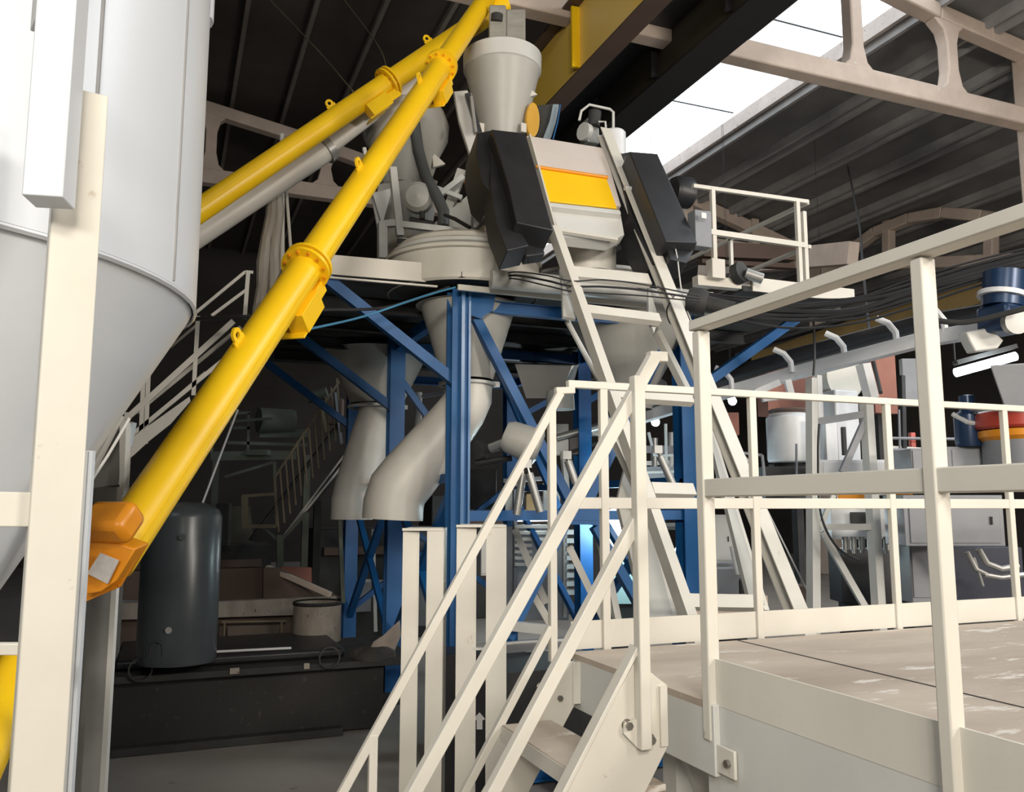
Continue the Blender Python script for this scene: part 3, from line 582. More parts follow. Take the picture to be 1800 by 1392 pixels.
rl = T('roller_arm', 'grey horizontal roller arm leading to the tilted drum', 'arm', onD(870, 790, 7.9))
MB().tube(onD(862, 788, 7.9), onD(905, 772, 7.8), .045, n=14).build('arm', galv, rl); MB().lathe(onD(842, 792, 7.9), [(0, -.07), (.09, -.06), (.09, .06), (0, .07)], 16, (1, .5, .1)).build('hub', dark, rl); MB().tube(onD(835, 815, 7.9), onD(900, 805, 7.9), .03, n=10).build('link', black, rl)
# pneumatic cylinders
for k, (a, b, d, lb) in enumerate((((922, 815), (908, 905), 7.4, 'grey pneumatic cylinder leaning left under the tilted drum'), ((925, 815), (950, 900), 7.3, 'grey pneumatic cylinder leaning right under the tilted drum'), ((995, 800), (1012, 850), 7.4, 'short grey actuator in front of the centre blue brace'), ((1155, 790), (1182, 850), 7.6, 'grey actuator seen beyond the stair post'))):
    s = T('pneumatic_cylinder', lb, 'cylinder', onD(*b, d))
    MB().tube(lerp(onD(*a, d), onD(*b, d), .2), onD(*b, d), .035, n=12).build('barrel', galv, s); MB().tube(onD(*a, d), onD(*b, d), .015, n=8).build('rod', chrome, s); MB().box(onD(*a, d), (.08, .05, .07)).build('clevis', whiteg, s)
# ================================================================ ACCESS DECK
dk = T('access_deck', 'cream steel access deck with dusty tan plating in the right foreground', 'deck', (3.5, 1.5, 0)); DZ = 1.555; DX = 1.435; DY = 3.0
m = MB(); m.plate([(DX, DY, DZ - .02), (6.6, DY, DZ - .02), (6.6, -1, DZ - .02), (1.475, -1, DZ - .02), (1.475, 2.13, DZ - .02), (DX, 2.13, DZ - .02)], (0, 0, .02)); m.build('plating', deckm, dk)
m = MB(); xj = onZ(1455, 1163, DZ).x
m.box((xj, 1.0, DZ + .0006), (.006, 4.0, .003)); m.build('plate_joint', dark, dk)
m = MB(); m.beam((DX + .01, DY, DZ - .10), (DX + .01, 2.08, DZ - .10), .02, .19); m.build('side_channel', whiteg, dk, .002)
m = MB(); m.beam((1.460, 2.14, DZ - .145), (1.460, -1, DZ - .145), .012, .29); m.build('side_plate', whiteg, dk)
m = MB(); m.beam((DX, DY - .01, DZ - .1), (6.6, DY - .01, DZ - .1), .02, .18); m.build('rear_channel', whiteg, dk)
for x in (2.4, 3.8, 5.2): MB().ibeam((x, DY, DZ - .1), (x, -1, DZ - .1), .08, .16).build('joist', whiteg, dk)
for k in range(15): y = 2.0 - k * .065; m.tube((DX + .038, y, DZ - .105 - .006 * (k % 3)), (DX + .045, y, DZ - .135 - .006 * (k % 3)), .006, n=6)
m.build('weld_spot', dark, dk)
for x, y in ((1.62, 2.55), (1.62, .2), (6.4, 2.8), (4.4, 2.8)):
    MB().beam((x, y, 0), (x, y, DZ - .2), .08, .08, up=(0, 1, 0)).build('leg', whiteg, dk)
MB().beam((1.62, 2.5, 1.30), (2.15, 2.5, .1), .06, .06).build('leg_brace', whiteg, dk)
MB().beam((1.62, 2.2, 1.30), (1.62, 1.0, .1), .06, .06).build('leg_brace', whiteg, dk)
# near railing
def zY(px, py, x): return onX(px, py, x)
RX = 1.45
nr = T('guard_railing', 'thick cream box-section guard railing nearest the viewer on the deck edge', 'railing', (RX, 1.7, DZ))
yA = 2.11; yB = 1.30
zt = onY(1235, 572, yA).z; zm = onY(1235, 858, yA).z; zk = onY(1250, 1194, yA).z
zb_ = onY(1235, 1302, yA).z
MB().beam((RX, yA, zb_), (RX, yA, zt - .02), .04, .036, up=(0, 1, 0)).build('post', white, nr, .004)
MB().beam((RX, yB, 1.2), (RX, yB, zt - .02), .04, .032, up=(0, 1, 0)).build('post', white, nr, .004)
MB().beam((RX, yA + .026, zt), (RX, -.8, zt), .052, .032).build('top_rail', white, nr, .004)
MB().beam((RX, yA, zm), (RX, -.8, zm), .03, .052).build('middle_rail', white, nr, .004)
MB().beam((RX + .006, yA + .03, zk - .004), (RX + .006, -.8, zk - .004), .006, .126).build('toe_board', white, nr)
MB().box((1.446, yA - .07, DZ - .145), (.01, .08, .075)).build('foot_plate', white, nr, .003)
MB().tube((1.43, yA - .085, DZ - .145), (1.446, yA - .085, DZ - .145), .011, n=6).build('bolt', chrome, nr)
# far railing along the back edge
fr_ = T('guard_railing', 'slimmer cream guard railing along the far edge of the deck', 'railing', (3, 3, DZ)); RY = 3.03
zt = onY(1400, 692, RY).z; zm = onY(1400, 885, RY).z
MB().beam(onY(997, 675, RY), (6.6, RY, zt), .03, .03).build('top_rail', white, fr_, .003)
MB().beam((onY(1005, 885, RY).x, RY, zm), (6.6, RY, zm), .02, .045).build('middle_rail', white, fr_, .003)
MB().beam((DX + .02, RY, DZ + .055), (6.6, RY, DZ + .055), .008, .105).build('toe_board', white, fr_)
for px in (1062, 1327, 1567, 1775):
    p = onY(px, 885, RY); MB().beam((p.x, RY, DZ - .06), (p.x, RY, zt), .034, .026, up=(0, 1, 0)).build('post', white, fr_, .003)
# ================================================================ STAIR
st = T('access_stair', 'steep cream steel stair with handrails descending left from the deck', 'stair', (.9, 2.5, 0))
yR, yL_ = 2.13, 2.92
sl = V((-.545, 0, -.838)).normalized()
def sbar(a, b, y, w, h, nm, bev=.003, ext=0, m=white):
    p, q = onY(*a, y), onY(*b, y); d = (q - p).normalized(); q = q + d * ext
    return MB().beam(p, q, w, h, up=(0, 1, 0)).build(nm, m, st, bev)
# handrails with their short level ends
sbar((1149, 628), (722, 1400), yR, .035, .034, 'handrail', ext=.5); sbar((1140, 627), (1170, 628), yR, .03, .03, 'handrail')
sbar((985, 690), (600, 1396), yL_, .03, .026, 'handrail', ext=.5); sbar((976, 687), (1009, 686), yL_, .026, .026, 'handrail')
# middle rails
sbar((1124, 902), (860, 1400), yR, .034, .034, 'middle_rail', ext=.4); sbar((968, 1102), (812, 1400), yL_, .028, .028, 'middle_rail', ext=.4)
# posts
def spost(px, y0, y1, yy, w): a = onY(px, y1, yy); return MB().beam(a, (a.x, yy, onY(px, y0, yy).z), w, w, up=(0, 1, 0)).build('post', white, st, .003)
spost(1132, 662, 1316, yR - .02, .034); spost(972, 718, 1163, yL_, .028)
a = onY(656, 1290, yL_); MB().beam((a.x, yL_, a.z), (a.x, yL_, .25), .028, .028, up=(0, 1, 0)).build('post', white, st, .003)
a = onY(858, 1130, yR)
# stringers
def stringer(pxs, y, th): return MB().plate([onY(x, yy, y) for x, yy in pxs], (0, th, 0)).build('stringer', white, st, .002)
a = onY(1120, 1140, yR); d = sl
tR = onY(1168, 1205, yR); bR = onY(1168, 1310, yR)
A = onY(1117, 1135, yR); B = A + sl * 2.1
w_ = onY(1168, 1312, yR) - onY(1117, 1135, yR)
m = MB(); m.plate([V((A.x + .0, yR, A.z - .04)), V((A.x + .1, yR, onY(1168, 1205, yR).z)), V((A.x + .1, yR, bR.z)), V((bR.x, yR, bR.z)) + sl * 1.35, V((B.x, yR, max(B.z, .02)))], (0, .008, 0)); m.build('stringer', white, st, .002)
MB().beam(A, B, .045, .012, up=(sl.cross(Y3))).build('stringer_flange', white, st, .002)
MB().plate([V((tR.x - .02, yR - .01, tR.z)), V((tR.x + .0, yR - .01, tR.z)), V((tR.x, yR - .01, bR.z)), V((tR.x - .02, yR - .01, bR.z))], (0, .03, 0)).build('end_plate', white, st)
A = onY(985, 1160, yL_); B = A + sl * 2.0; E_ = onY(1012, 1163, yL_); E2 = onY(1012, 1236, yL_)
m = MB(); m.plate([A, E_, E2, E2 + sl * 1.6, V((B.x, yL_, max(B.z, .02)))], (0, .008, 0)); m.build('stringer', white, st, .002)
MB().beam(A, B, .04, .012, up=(sl.cross(Y3))).build('stringer_flange', white, st, .002)
MB().beam(E_, E2, .03, .02, up=Y3).build('end_plate', white, st)
# bolts and foot plates
MB().plate([onY(x, y, yR - .012) for x, y in ((1098, 1272), (1125, 1262), (1128, 1318), (1145, 1318), (1150, 1300), (1122, 1320), (1097, 1286))][:3] + [onY(1120, 1314, yR - .012), onY(1097, 1290, yR - .012)], (0, .008, 0)).build('foot_plate', white, st)
for x, y, yy in ((1108, 1277, yR - .02), (1148, 1302, yR - .02), (954, 1209, yL_ - .01), (986, 1228, yL_ - .01)):
    p = onY(x, y, yy); s_ = MB(); s_.tube(p, p + V((0, .02, 0)), .011, n=6); s_.tube(p + V((0, .018, 0)), p + V((0, .022, 0)), .016, n=14); s_.build('bolt', chrome, st)
# treads
T0 = onY(985, 1300, (yR + yL_) / 2)
for k in range(6):
    z = 1.33 - k * .235; x = 1.22 - k * .235 * .65
    if z < .05: break
    MB().box((x, (yR + yL_) / 2, z), (.19, yL_ - yR - .02, .02)).build('tread', deckm if k < 9 else white, st, .003)
    MB().box((x - .095, (yR + yL_) / 2, z - .02), (.008, yL_ - yR - .02, .05)).build('tread_lip', white, st)
# ================================================================ STUB COLUMNS
def stub(xs_, ytop, label):
    a, b = onD(xs_[0], ytop, 4.2), onD(xs_[1], ytop, 4.2); c = (a + b) / 2; w = (b - a).length; rz = math.atan2((b - a).y, (b - a).x)
    s = T('stub_column', label, 'column', (c.x, c.y, 0)); R = Matrix.Rotation(rz, 3, 'Z'); ht = a.z
    tw_ = w * .40
    m = MB(); m.box(V((c.x, c.y, ht / 2)) + R @ V((-w / 2 + tw_ / 2, -.01, 0)), (tw_, .012, ht), rz=rz + .18); m.box(V((c.x, c.y, ht / 2)) + R @ V((-w / 2 + .006, .1, 0)), (.012, .2, ht), rz=rz); m.build('flange', white, s)
    m = MB(); m.box(V((c.x, c.y, ht / 2)) + R @ V((w / 2 - tw_ / 2, -.03, 0)), (tw_, .012, ht), rz=rz); m.box(V((c.x, c.y, ht / 2)) + R @ V((w / 2 - .006, .08, 0)), (.012, .2, ht), rz=rz); m.build('flange', white, s)
    m = MB(); m.box(V((c.x, c.y, ht - .006)) + R @ V((0, .07, 0)), (w, .22, .012), rz=rz); m.build('cap_plate', white, s)
    m = MB(); m.box(V((c.x, c.y, onD(xs_[0], 1140, 4.2).z)) + R @ V((0, .08, 0)), (w - .02, .18, .012), rz=rz); m.build('diaphragm', whiteg, s)
    m = MB(); m.box(V((c.x, c.y, .006)) + R @ V((0, .05, 0)), (w + .1, .3, .012), rz=rz); m.build('base_plate', whiteg, s)
    return s
stub((709, 781), 928, 'open cream steel stub column, the left one of the pair behind the stair')
stub((803, 890), 922, 'open cream steel stub column, the right one of the pair behind the stair')
# ================================================================ AIR RECEIVER ON THE BLACK BASE
base = T('support_skid', 'long grimy black machine base on the floor behind the left silo leg', 'base', (.6, 8.9, 0)); bx0, bx1 = -.42, 2.0
def bb(z0, z1, y0, dx=0, x1=bx1): m = MB(); m.box(((bx0 + x1) / 2 + dx, (y0 + 9.7) / 2, (z0 + z1) / 2), (x1 - bx0, 9.7 - y0, z1 - z0)); return m
bb(.02, .60, 8.32).build('body', mat('grimy_black', (.020, .019, .017), .6, 0, (.012, .011, .01), 4, .9, speck=(.05, .045, .04), speck_t=.6), base)
bb(.60, .66, 8.2, x1=2.3).build('top_plate', dark, base, .006); bb(.0, .07, 8.2, x1=1.6).build('skid', dark, base, .006)
bb(.66, .75, 8.45, .05, x1=1.6).build('pedestal', black, base, .03)
for x in (-.2, 1.4): m = MB(); m.lathe((x + .05, 8.16, .72), [(.085, -.012), (.10, -.012), (.10, .012), (.085, .012)], 20, (0, 1, 0), closed=True); m.build('lifting_eye', dark, base)
for x, w in ((.62, .08), (1.25, .05)): MB().box((x, 8.19, .65), (w, .02, .05)).build('lamp', stain, base)
tk = T('air_receiver', 'dark grey domed upright air receiver tank on the black base', 'tank', (.1, 8.2, .8)); c = onD(310, 1158, 7.75); zt = onD(310, 885, 7.75).z
MB().lathe((c.x, c.y, 0), [(.325, .75), (.335, .79), (.335, zt - .12), (.31, zt - .06), (.25, zt - .02), (.15, zt + .01), (0, zt + .02)], 48).build('shell', tankm, tk)
for px, py in ((320, 944), (296, 1108)): q = onD(px, py, 7.41); MB().tube(q + V((0, .12, 0)), q, .028, n=12).build('nozzle', galv if py > 1000 else tankm, tk)
m = MB(); q = onD(275, 1140, 7.4); m.path([q + V((-.05, 0, -.07)), q + V((-.045, 0, .03)), q + V((0, 0, .06)), q + V((.045, 0, .03)), q + V((.05, 0, -.07))], .008); m.build('handle', dark, tk)
# ================================================================ BACKGROUND LEFT
bm_ = T('brown_bin', 'brown steel bin with a stained white edge beam behind the tank', 'bin', (1.5, 10.3, 0)); Yb = 10.2
def yp(pxs, y, th): return MB().plate([onY(a, b, y) for a, b in pxs], (0, th, 0))
yp(((195, 1005), (470, 998), (470, 1055), (195, 1055)), Yb + .3, .1).build('back_panel', browm, bm_); yp(((463, 998), (492, 998), (560, 1030), (600, 1050), (463, 1056)), Yb + .15, .1).build('side_panel', browm, bm_)
yp(((195, 1060), (372, 1058), (590, 1048), (598, 1060), (560, 1080), (375, 1086), (195, 1090)), Yb, .12).build('edge_beam', stain, bm_, .005)
yp(((195, 1086), (530, 1078), (530, 1160), (195, 1165)), Yb + .1, 1.2).build('body', browm, bm_)
m = MB(); 
for a, b in (((390, 1093), (502, 1091)), ((392, 1140), (495, 1133)), ((395, 1092), (393, 1142)), ((495, 1092), (495, 1135))): m.beam(onY(*a, Yb - .05), onY(*b, Yb - .05), .02, .02)
m.build('tan_frame', tanm, bm_); yp(((400, 1100), (490, 1098), (490, 1128), (400, 1134)), Yb - .02, .02).build('panel', mat('brown_light', (.17, .13, .10), .7), bm_)
tag(MB().tube(onY(368, 1146, 8.5), onY(512, 1139, 8.5), .012, n=8).build('bright_bar', whitec), 'thin bright horizontal bar just above the black base', 'bar')
tag(MB().beam(onY(470, 997, 10.5), onY(580, 1045, 10.0), .08, .05).build('angled_beam', truss_m), 'dusty sloping beam over the brown bin', 'beam')
tag(MB().plate([onY(x, y, 11.2) for x, y in ((495, 996), (548, 998), (548, 1028), (495, 1010))], (0, .1, 0)).build('rust_panel', brick), 'small rusty red panel beyond the brown bin', 'panel')
dr = T('stained_drum', 'stained white steel drum at the right end of the brown bin', 'drum', onY(556, 1145, 9.6)); c = onY(556, 1140, 9.6); zt = onY(556, 1062, 9.45).z
MB().lathe((c.x, c.y, 0), [(0, c.z - .1), (.255, c.z - .1), (.255, zt), (.24, zt), (.235, zt - .1)], 36).build('shell', stain, dr); MB().lathe((c.x, c.y, 0), [(.256, zt - .02), (.268, zt), (.256, zt + .02)], 36).build('rim', dark, dr)
rg_ = MB(); pts = [onY(x, y, 8.4) for x, y in ((700, 1092), (672, 1118), (656, 1128), (650, 1140), (662, 1142), (655, 1165), (640, 1180), (668, 1178), (690, 1150), (702, 1120))]
rg_.plate(pts, (.05, .12, 0)); tag(rg_.build('torn_sheet', mat('sheet_beige', (.36, .30, .26), .8), bevel=.01), 'torn beige sheet crumpled against the rear blue leg foot', 'sheet')
for k in range(7):
    q = V((1.75 + random.random() * .75, 8.3 + random.random() * .35, .665)); r = .07 + random.random() * .07
    m = MB(); bmv = [V((math.cos(a) * math.cos(b), math.sin(a) * math.cos(b), math.sin(b))) for b in (-.2, .5, 1.1) for a in [i * math.pi / 4 for i in range(8)]]
    m.add([q + V((v.x * r * 1.3, v.y * r, max(0, v.z) * r * .9)) * (.85 + .3 * random.random()) if False else q + V((v.x * r * 1.3, v.y * r, v.z * r * .8)) + V((random.uniform(-.012, .012), random.uniform(-.012, .012), 0)) for v in bmv] + [q + V((0, 0, r * .8))],
          [(i + 8 * j, (i + 1) % 8 + 8 * j, (i + 1) % 8 + 8 * j + 8, i + 8 * j + 8) for j in (0, 1) for i in range(8)] + [(16 + i, 16 + (i + 1) % 8, 24) for i in range(8)] + [list(range(8))[::-1]])
    tag(m.build('rubble_lump', mat('rubble', (.055, .05, .045), .9) if k == 0 else MATS['rubble']), ('first', 'second', 'third', 'fourth', 'fifth', 'sixth', 'seventh')[0] and 'dark lump of spilled rubble on the black base by the blue legs', 'rubble', 'rubble on the black base')
for x0, x1, y0, z1, lb_ in ((2.2, 4.2, 14.2, 1.75, 'low dark block added as shade beyond the rear blue legs'), (4.6, 8.5, 16.0, 2.3, 'large dark block added as shade beyond the centre of the tower'), (-1.5, 1.6, 15.0, 1.5, 'dark block added as shade beyond the air receiver')):  # dark blocks added to keep the background beyond the tower dark
    s = T('shade_block', lb_, 'machine', ((x0 + x1) / 2, y0, 0)); MB().box(((x0 + x1) / 2, y0, z1 / 2), (x1 - x0, .9, z1)).build('housing', dark, s, .02); MB().box(((x0 + x1) / 2, y0 - .5, z1 * .8), ((x1 - x0) * .9, .1, .12)).build('front_bar', browm, s)
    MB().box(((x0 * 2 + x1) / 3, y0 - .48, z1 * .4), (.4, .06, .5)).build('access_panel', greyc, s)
# dark rear stair with many balusters
rs = T('rear_stair', 'dark stair with tan balusters rising right in the shaded background', 'stair', onY(500, 950, 12.5)); Yt = 12.6
m = MB(); m.beam(onY(497, 950, Yt), onY(640, 770, Yt), .05, .22, up=Y3); m.build('stringer', dark, rs)
MB().beam(onY(440, 950, Yt + .8), onY(600, 740, Yt + .8), .05, .2, up=Y3).build('stringer', dark, rs)
m = MB(); m.tube(onY(495, 950, Yt - .1), onY(600, 820, Yt - .1), .02, n=8); m.tube(onY(500, 940, Yt - .1), onY(605, 800, Yt - .1), .015, n=8); m.build('cable_run', whiteg, rs)
for k in range(12):
    t_ = k / 11; x = 486 + t_ * 110; y = 935 - t_ * 175
    MB().beam(onY(x + 4, y, Yt), onY(x - 4, y - 95, Yt), .025, .025).build('baluster', tanm, rs)
MB().beam(onY(482, 840, Yt), onY(600, 665, Yt), .03, .03).build('handrail', tanm, rs)
m = MB(); m.beam(onY(425, 872, 12.3), onY(485, 868, 12.3), .04, .04); m.beam(onY(430, 872, 12.3), onY(430, 922, 12.3), .09, .06); m.beam(onY(425, 925, 12.3), onY(485, 925, 12.3), .06, .05); m.beam(onY(484, 868, 12.3), onY(486, 925, 12.3), .03, .03)
tag(m.build('tan_box_frame', tanm), 'small tan box frame at the foot of the dark rear stair', 'frame')
m = MB(); m.beam(onY(492, 940, 12.4), onY(492, 1000, 12.4), .09, .09); m.beam(onY(460, 925, 12.4), onY(492, 952, 12.4), .04, .04); m.beam(onY(492, 952, 12.4), onY(540, 900, 12.4), .04, .04)
tag(m.build('green_post', greenm), 'green-grey steel post under the dark rear stair', 'post')
gt = T('rear_gantry', 'green-grey steel gantry with beams and railing in the shaded background', 'gantry', onY(450, 800, 14)); Yg = 14
for a, b, w, h in (((370, 802), (520, 800), .12, .14), ((455, 762), (545, 762), .1, .13), ((400, 778), (540, 782), .04, .05), ((395, 838), (482, 812), .04, .04), ((482, 812), (484, 870), .05, .05), ((410, 752), (440, 752), .04, .04), ((437, 726), (436, 790), .04, .04), ((415, 726), (440, 726), .04, .04)):
    MB().beam(onY(*a, Yg), onY(*b, Yg), w, h).build('beam', greenm, gt)
m = MB(); m.lathe(onY(485, 740, Yg), [(0, -.3), (.2, -.28), (.2, .28), (0, .3)], 16, (1, .2, 0)); m.build('motor', greenm, gt)
tag(MB().plate([onY(x, y, 15) for x, y in ((380, 890), (440, 890), (450, 1000), (375, 1000))], (0, .2, 0)).build('olive_tarpaulin', mat('olive', (.09, .085, .06), .8)), 'olive hanging tarpaulin behind the dark air receiver', 'tarpaulin')
m = MB(); m.path([onY(352, 895, 10), onY(380, 820, 10), onY(418, 720, 10)], .012, 6); tag(m.build('guy_wire', whitec), 'thin white guy wire rising from behind the air receiver', 'wire')
m = MB(); m.beam(onY(597, 915, 11.2), onY(603, 1060, 11.2), .05, .05); tag(m.build('thin_post', greenm), 'thin greenish post just left of the farthest blue leg', 'post')
for x in (380, 540): q = onY(x, 800, Yg); MB().beam((q.x, Yg, 0), q, .1, .1, up=Y3).build('post', greenm, gt)
q = onY(560, 880, Yt); MB().beam((q.x, Yt + .1, 0), (q.x, Yt + .1, q.z), .1, .1, up=Y3).build('post', dark, rs)
# wrapped mast beside the platform
ms = T('wrapped_mast', 'tall mast wrapped in torn pale plastic at the left of the platform', 'mast', onD(465, 640, 8.6))
for k, (a, b, w, mm, nm) in enumerate((((482, 300), (448, 630), .13, plast, 'wrapping'), ((492, 262), (478, 560), .12, plast, 'wrapping'), ((480, 330), (464, 600), .12, plast, 'wrapping'), ((496, 236), (496, 520), .06, white, 'post'), ((503, 330), (512, 450), .04, white, 'post'))):
    d = 8.7 + .04 * k; n_ = 9; pts = [lerp(onD(*a, d), onD(*b, d), i / (n_ - 1)) + V((random.uniform(-.018, .018) if nm == 'wrapping' else 0, 0, 0)) for i in range(n_)]
    MB().path(pts, [w * .55 * (random.uniform(.7, 1.1) if nm == 'wrapping' else .8) for _ in range(n_)], 8).build(nm, mm, ms)
# left access stair with railings
ls = T('platform_stair', 'cream stair with double railings climbing to the platform behind the silo', 'stair', onY(230, 800, 9.2))
def lb(a, b, y, w=.045, nm='rail', m=white): return MB().beam(onY(*a, y), onY(*b, y), w, w).build(nm, m, ls)
Ya, Yc = 9.0, 9.6
lb((339, 554), (431, 478), Ya, .03); lb((372, 555), (435, 508), Ya, .03); lb((431, 478), (445, 479), Ya, .03)
lb((218, 740), (410, 565), Ya, .055); lb((218, 776), (420, 610), Ya, .04); lb((222, 776), (362, 655), Yc, .04); lb((240, 725), (423, 575), Yc, .04); lb((300, 610), (345, 572), Yc, .025)
for a, b in (((436, 480), (430, 560)), ((348, 556), (340, 695)), ((252, 668), (247, 785)), ((261, 660), (256, 780)), ((223, 725), (220, 800))): lb(a, b, Ya, .04, 'post')
MB().plate([onY(x, y, Ya - .05) for x, y in ((219, 778), (333, 697), (335, 705), (300, 745), (262, 775), (235, 800), (219, 812))], (0, .04, 0)).build('stringer', white, ls)
q = onY(222, 800, Ya); MB().beam((q.x, Ya + .1, 0), (q.x, Ya + .1, q.z), .07, .07, up=Y3).build('post', white, ls)
m = MB(); m.beam(onD(335, 562, 8), onD(440, 556, 8), .02, .03); tag(m.build('cable_tray', black), 'dark cable strip crossing the left stair railing', 'cable')
# ================================================================ BACKGROUND RIGHT
# inclined white screw conveyor with hoops
wc = T('inclined_conveyor', 'white inclined conveyor trough with hoops rising right behind the railing', 'conveyor', onY(1200, 710, 9)); Yw = 8.6
cp = [onD(x, y, d_) for x, y, d_ in ((1060, 755, 9.7), (1240, 700, 8.9), (1400, 655, 8.2), (1620, 598, 7.2), (1760, 574, 6.6))]
for a, b in zip(cp, cp[1:]): MB().beam(a, b, .12, .12).build('trough', whitec, wc, .01)
MB().path([onD(x, y, d_ + .3) for x, y, d_ in ((1060, 728, 9.7), (1240, 672, 8.9), (1400, 626, 8.2), (1620, 568, 7.2), (1760, 545, 6.6))], [.09, .09, .085, .08, .075], 16).build('belt', black, wc)
for px, py in ((1290, 688), (1395, 658), (1488, 632), (1580, 608), (1665, 588)):
    q = onD(px, py, 8.9 - (px - 1240) * .0044 - .05); MB().path([q + V((-.02, 0, .02)), q + V((-.03, 0, .12)), q + V((-.09, .02, .2)), q + V((-.16, .08, .25))], .028, 8).build('hoop', whitec, wc)
for a, b in (((1384, 668), (1392, 700)), ((1328, 690), (1370, 672))): MB().beam(onD(*a, 8.1), onD(*b, 8.1), .05, .06).build('hanger', whitec, wc)
MB().beam(onD(1340, 702, 8.1), onD(1375, 697, 8.1), .06, .05).build('hanger', whitec, wc)
# blue electric motor at the right edge
mo = T('electric_motor', 'dark blue electric motor with gearbox at the right edge below the cables', 'motor', onD(1760, 610, 6)); d = 6.0
MB().tube(onD(1762, 540, d), onD(1766, 480, d), .14, n=24).build('body', bluem, mo); MB().tube(onD(1762, 524, d), onD(1763, 516, d), .165, n=24).build('flange', whitec, mo)
MB().box(onD(1765, 562, d), (.26, .26, .2)).build('gearbox', bluem, mo, .03); MB().lathe(onD(1785, 565, d - .15), [(0, -.03), (.09, -.03), (.09, .03), (0, .03)], 20, -FW).build('cover', galv, mo)
MB().plate(poly(((1698, 583), (1740, 575), (1765, 598), (1755, 612), (1715, 618), (1705, 600)), onD, d), (.03, .1, 0)).build('outlet', whiteg, mo, .01)
# lamps
def tube_lamp(a, b, d, r, label, m=lamp_m, e=40):
    s = T('tube_lamp', label, 'lamp', onD(*a, d)); MB().tube(onD(*a, d), onD(*b, d), r, n=14).build('tube', m, s)
    MB().beam(onD(*a, d) + V((0, 0, r * 2.2)), onD(*b, d) + V((0, 0, r * 2.2)), r * 2.2, r).build('housing', dark, s)
    MB().tube(onD(*a, d) + V((0, 0, r * 2)), onD(*a, d) + V((0, 0, .5)), .008, n=6).build('hanger', dark, s)
    l = light('lamp_light', 'POINT', (onD(*a, d) + onD(*b, d)) / 2 - FW * r * 2.5, (0, 0, 0), e, (.85, .95, 1), .2); l.parent = s; l.location = l.location - WL[s.name] if False else V(l.location) - V(s.location); return s
tube_lamp((1680, 655), (1785, 626), 8.5, .045, 'bright white tube lamp glowing at the right behind the railing', e=30)
tube_lamp((905, 911), (975, 910), 14, .05, 'bright horizontal tube lamp glowing low beyond the blue legs', e=60)
s = T('work_lamp', 'round bright work lamp shining between the stair posts', 'lamp', onD(1085, 960, 11)); MB().lathe(onD(1088, 928, 10.3), [(0, -.06), (.16, -.05), (.24, 0), (.25, .03), (0, .04)], 24, -FW).build('lens', lampw, s); MB().beam(onD(1085, 945, 11.1), (onD(1085, 945, 11.1).x, onD(1085, 945, 11.1).y, 0), .05).build('stand', greyc, s)
l = light('lamp_light', 'POINT', onD(1088, 930, 10.0), (0, 0, 0), 45, (.75, .95, 1), .18); l.parent = s; l.location = V(l.location) - V(s.location)
for k, (x, y, z, e) in enumerate(((14.5, 16, 5.5, 120), (9.5, 15.5, 4.6, 90))):  # lamps added to light the far background
    s = T('added_hall_lamp', ('added enamel hall lamp hanging at the far right side', 'added enamel hall lamp hanging over the background machines')[k], 'lamp', (x, y, z))
    MB().lathe((x, y, z), [(.25, 0), (.2, .12), (.06, .2), (.05, .3)], 24).build('shade', dark, s); MB().lathe((x, y, z), [(0, .03), (.12, .05), (.1, .1)], 16).build('bulb', lamps, s); MB().tube((x, y, z + .3), (x, y, 11.4), .006, n=6).build('cord', black, s)
    l = light('lamp_light', 'POINT', (x, y, z - .05), (0, 0, 0), e, (1, .95, .86), .15); l.parent = s; l.location = (0, 0, -.05)
for x, y in ((1284, 697), (1287, 705), (1152, 742)):
    s = T('spot_lamp', {1284: 'tiny distant spot lamp, upper of two beside the deck post', 1287: 'tiny distant spot lamp, lower of two beside the deck post', 1152: 'tiny distant spot lamp seen through the stair handrail'}[x], 'lamp', onD(x, y, 16))
    q = onD(x, y, 16); MB().lathe(q, [(0, -.03), (.07, -.02), (.08, .02), (0, .03)], 14, -FW).build('lens', lampw, s); MB().tube(q, (q.x, q.y, 11.6), .004, n=6).build('cord', black, s)
# grey hopper at right edge, drums, bucket
m = MB(); m.hexa(poly(((1765, 715), (1830, 715)), onD, 6.4) + poly(((1830, 715), (1765, 715)), onD, 6.9) + poly(((1740, 642), (1840, 636)), onD, 6.3) + poly(((1840, 636), (1740, 642)), onD, 7.0))
tag(m.build('feed_hopper', greyc, bevel=.01), 'grey tapered feed hopper cut by the right edge above the red ring', 'hopper')
s = T('pump_body', 'dark blue pump body standing right of the near deck post', 'pump', onD(1705, 785, 7)); c = onD(1705, 785, 7)
MB().lathe(c, [(0, 0), (.1, 0), (.11, .05), (.11, .26), (.06, .3), (.06, .42), (0, .43)], 24).build('body', bluem, s); MB().path([onD(1675, 728, 7), onD(1700, 742, 6.9), onD(1760, 752, 6.9)], .02, 8).build('pipe', whiteg, s)
s = T('red_ring_bin', 'red and orange ringed bin at the right edge behind the railing', 'bin', onD(1800, 790, 6.8)); c = onD(1800, 775, 6.8)
MB().lathe(c, [(.30, 0), (.33, .03), (.33, .08), (.30, .09)], 36).build('orange_band', orange, s); MB().lathe(c, [(.33, .09), (.35, .11), (.34, .22), (.3, .24), (0, .24)], 36).build('red_band', red, s); MB().lathe(c, [(.35, .23), (.37, .25), (.35, .27)], 36).build('rim', galv, s); MB().lathe(c, [(0, -.2), (.3, -.2), (.3, 0)], 36).build('pan', greyc, s)
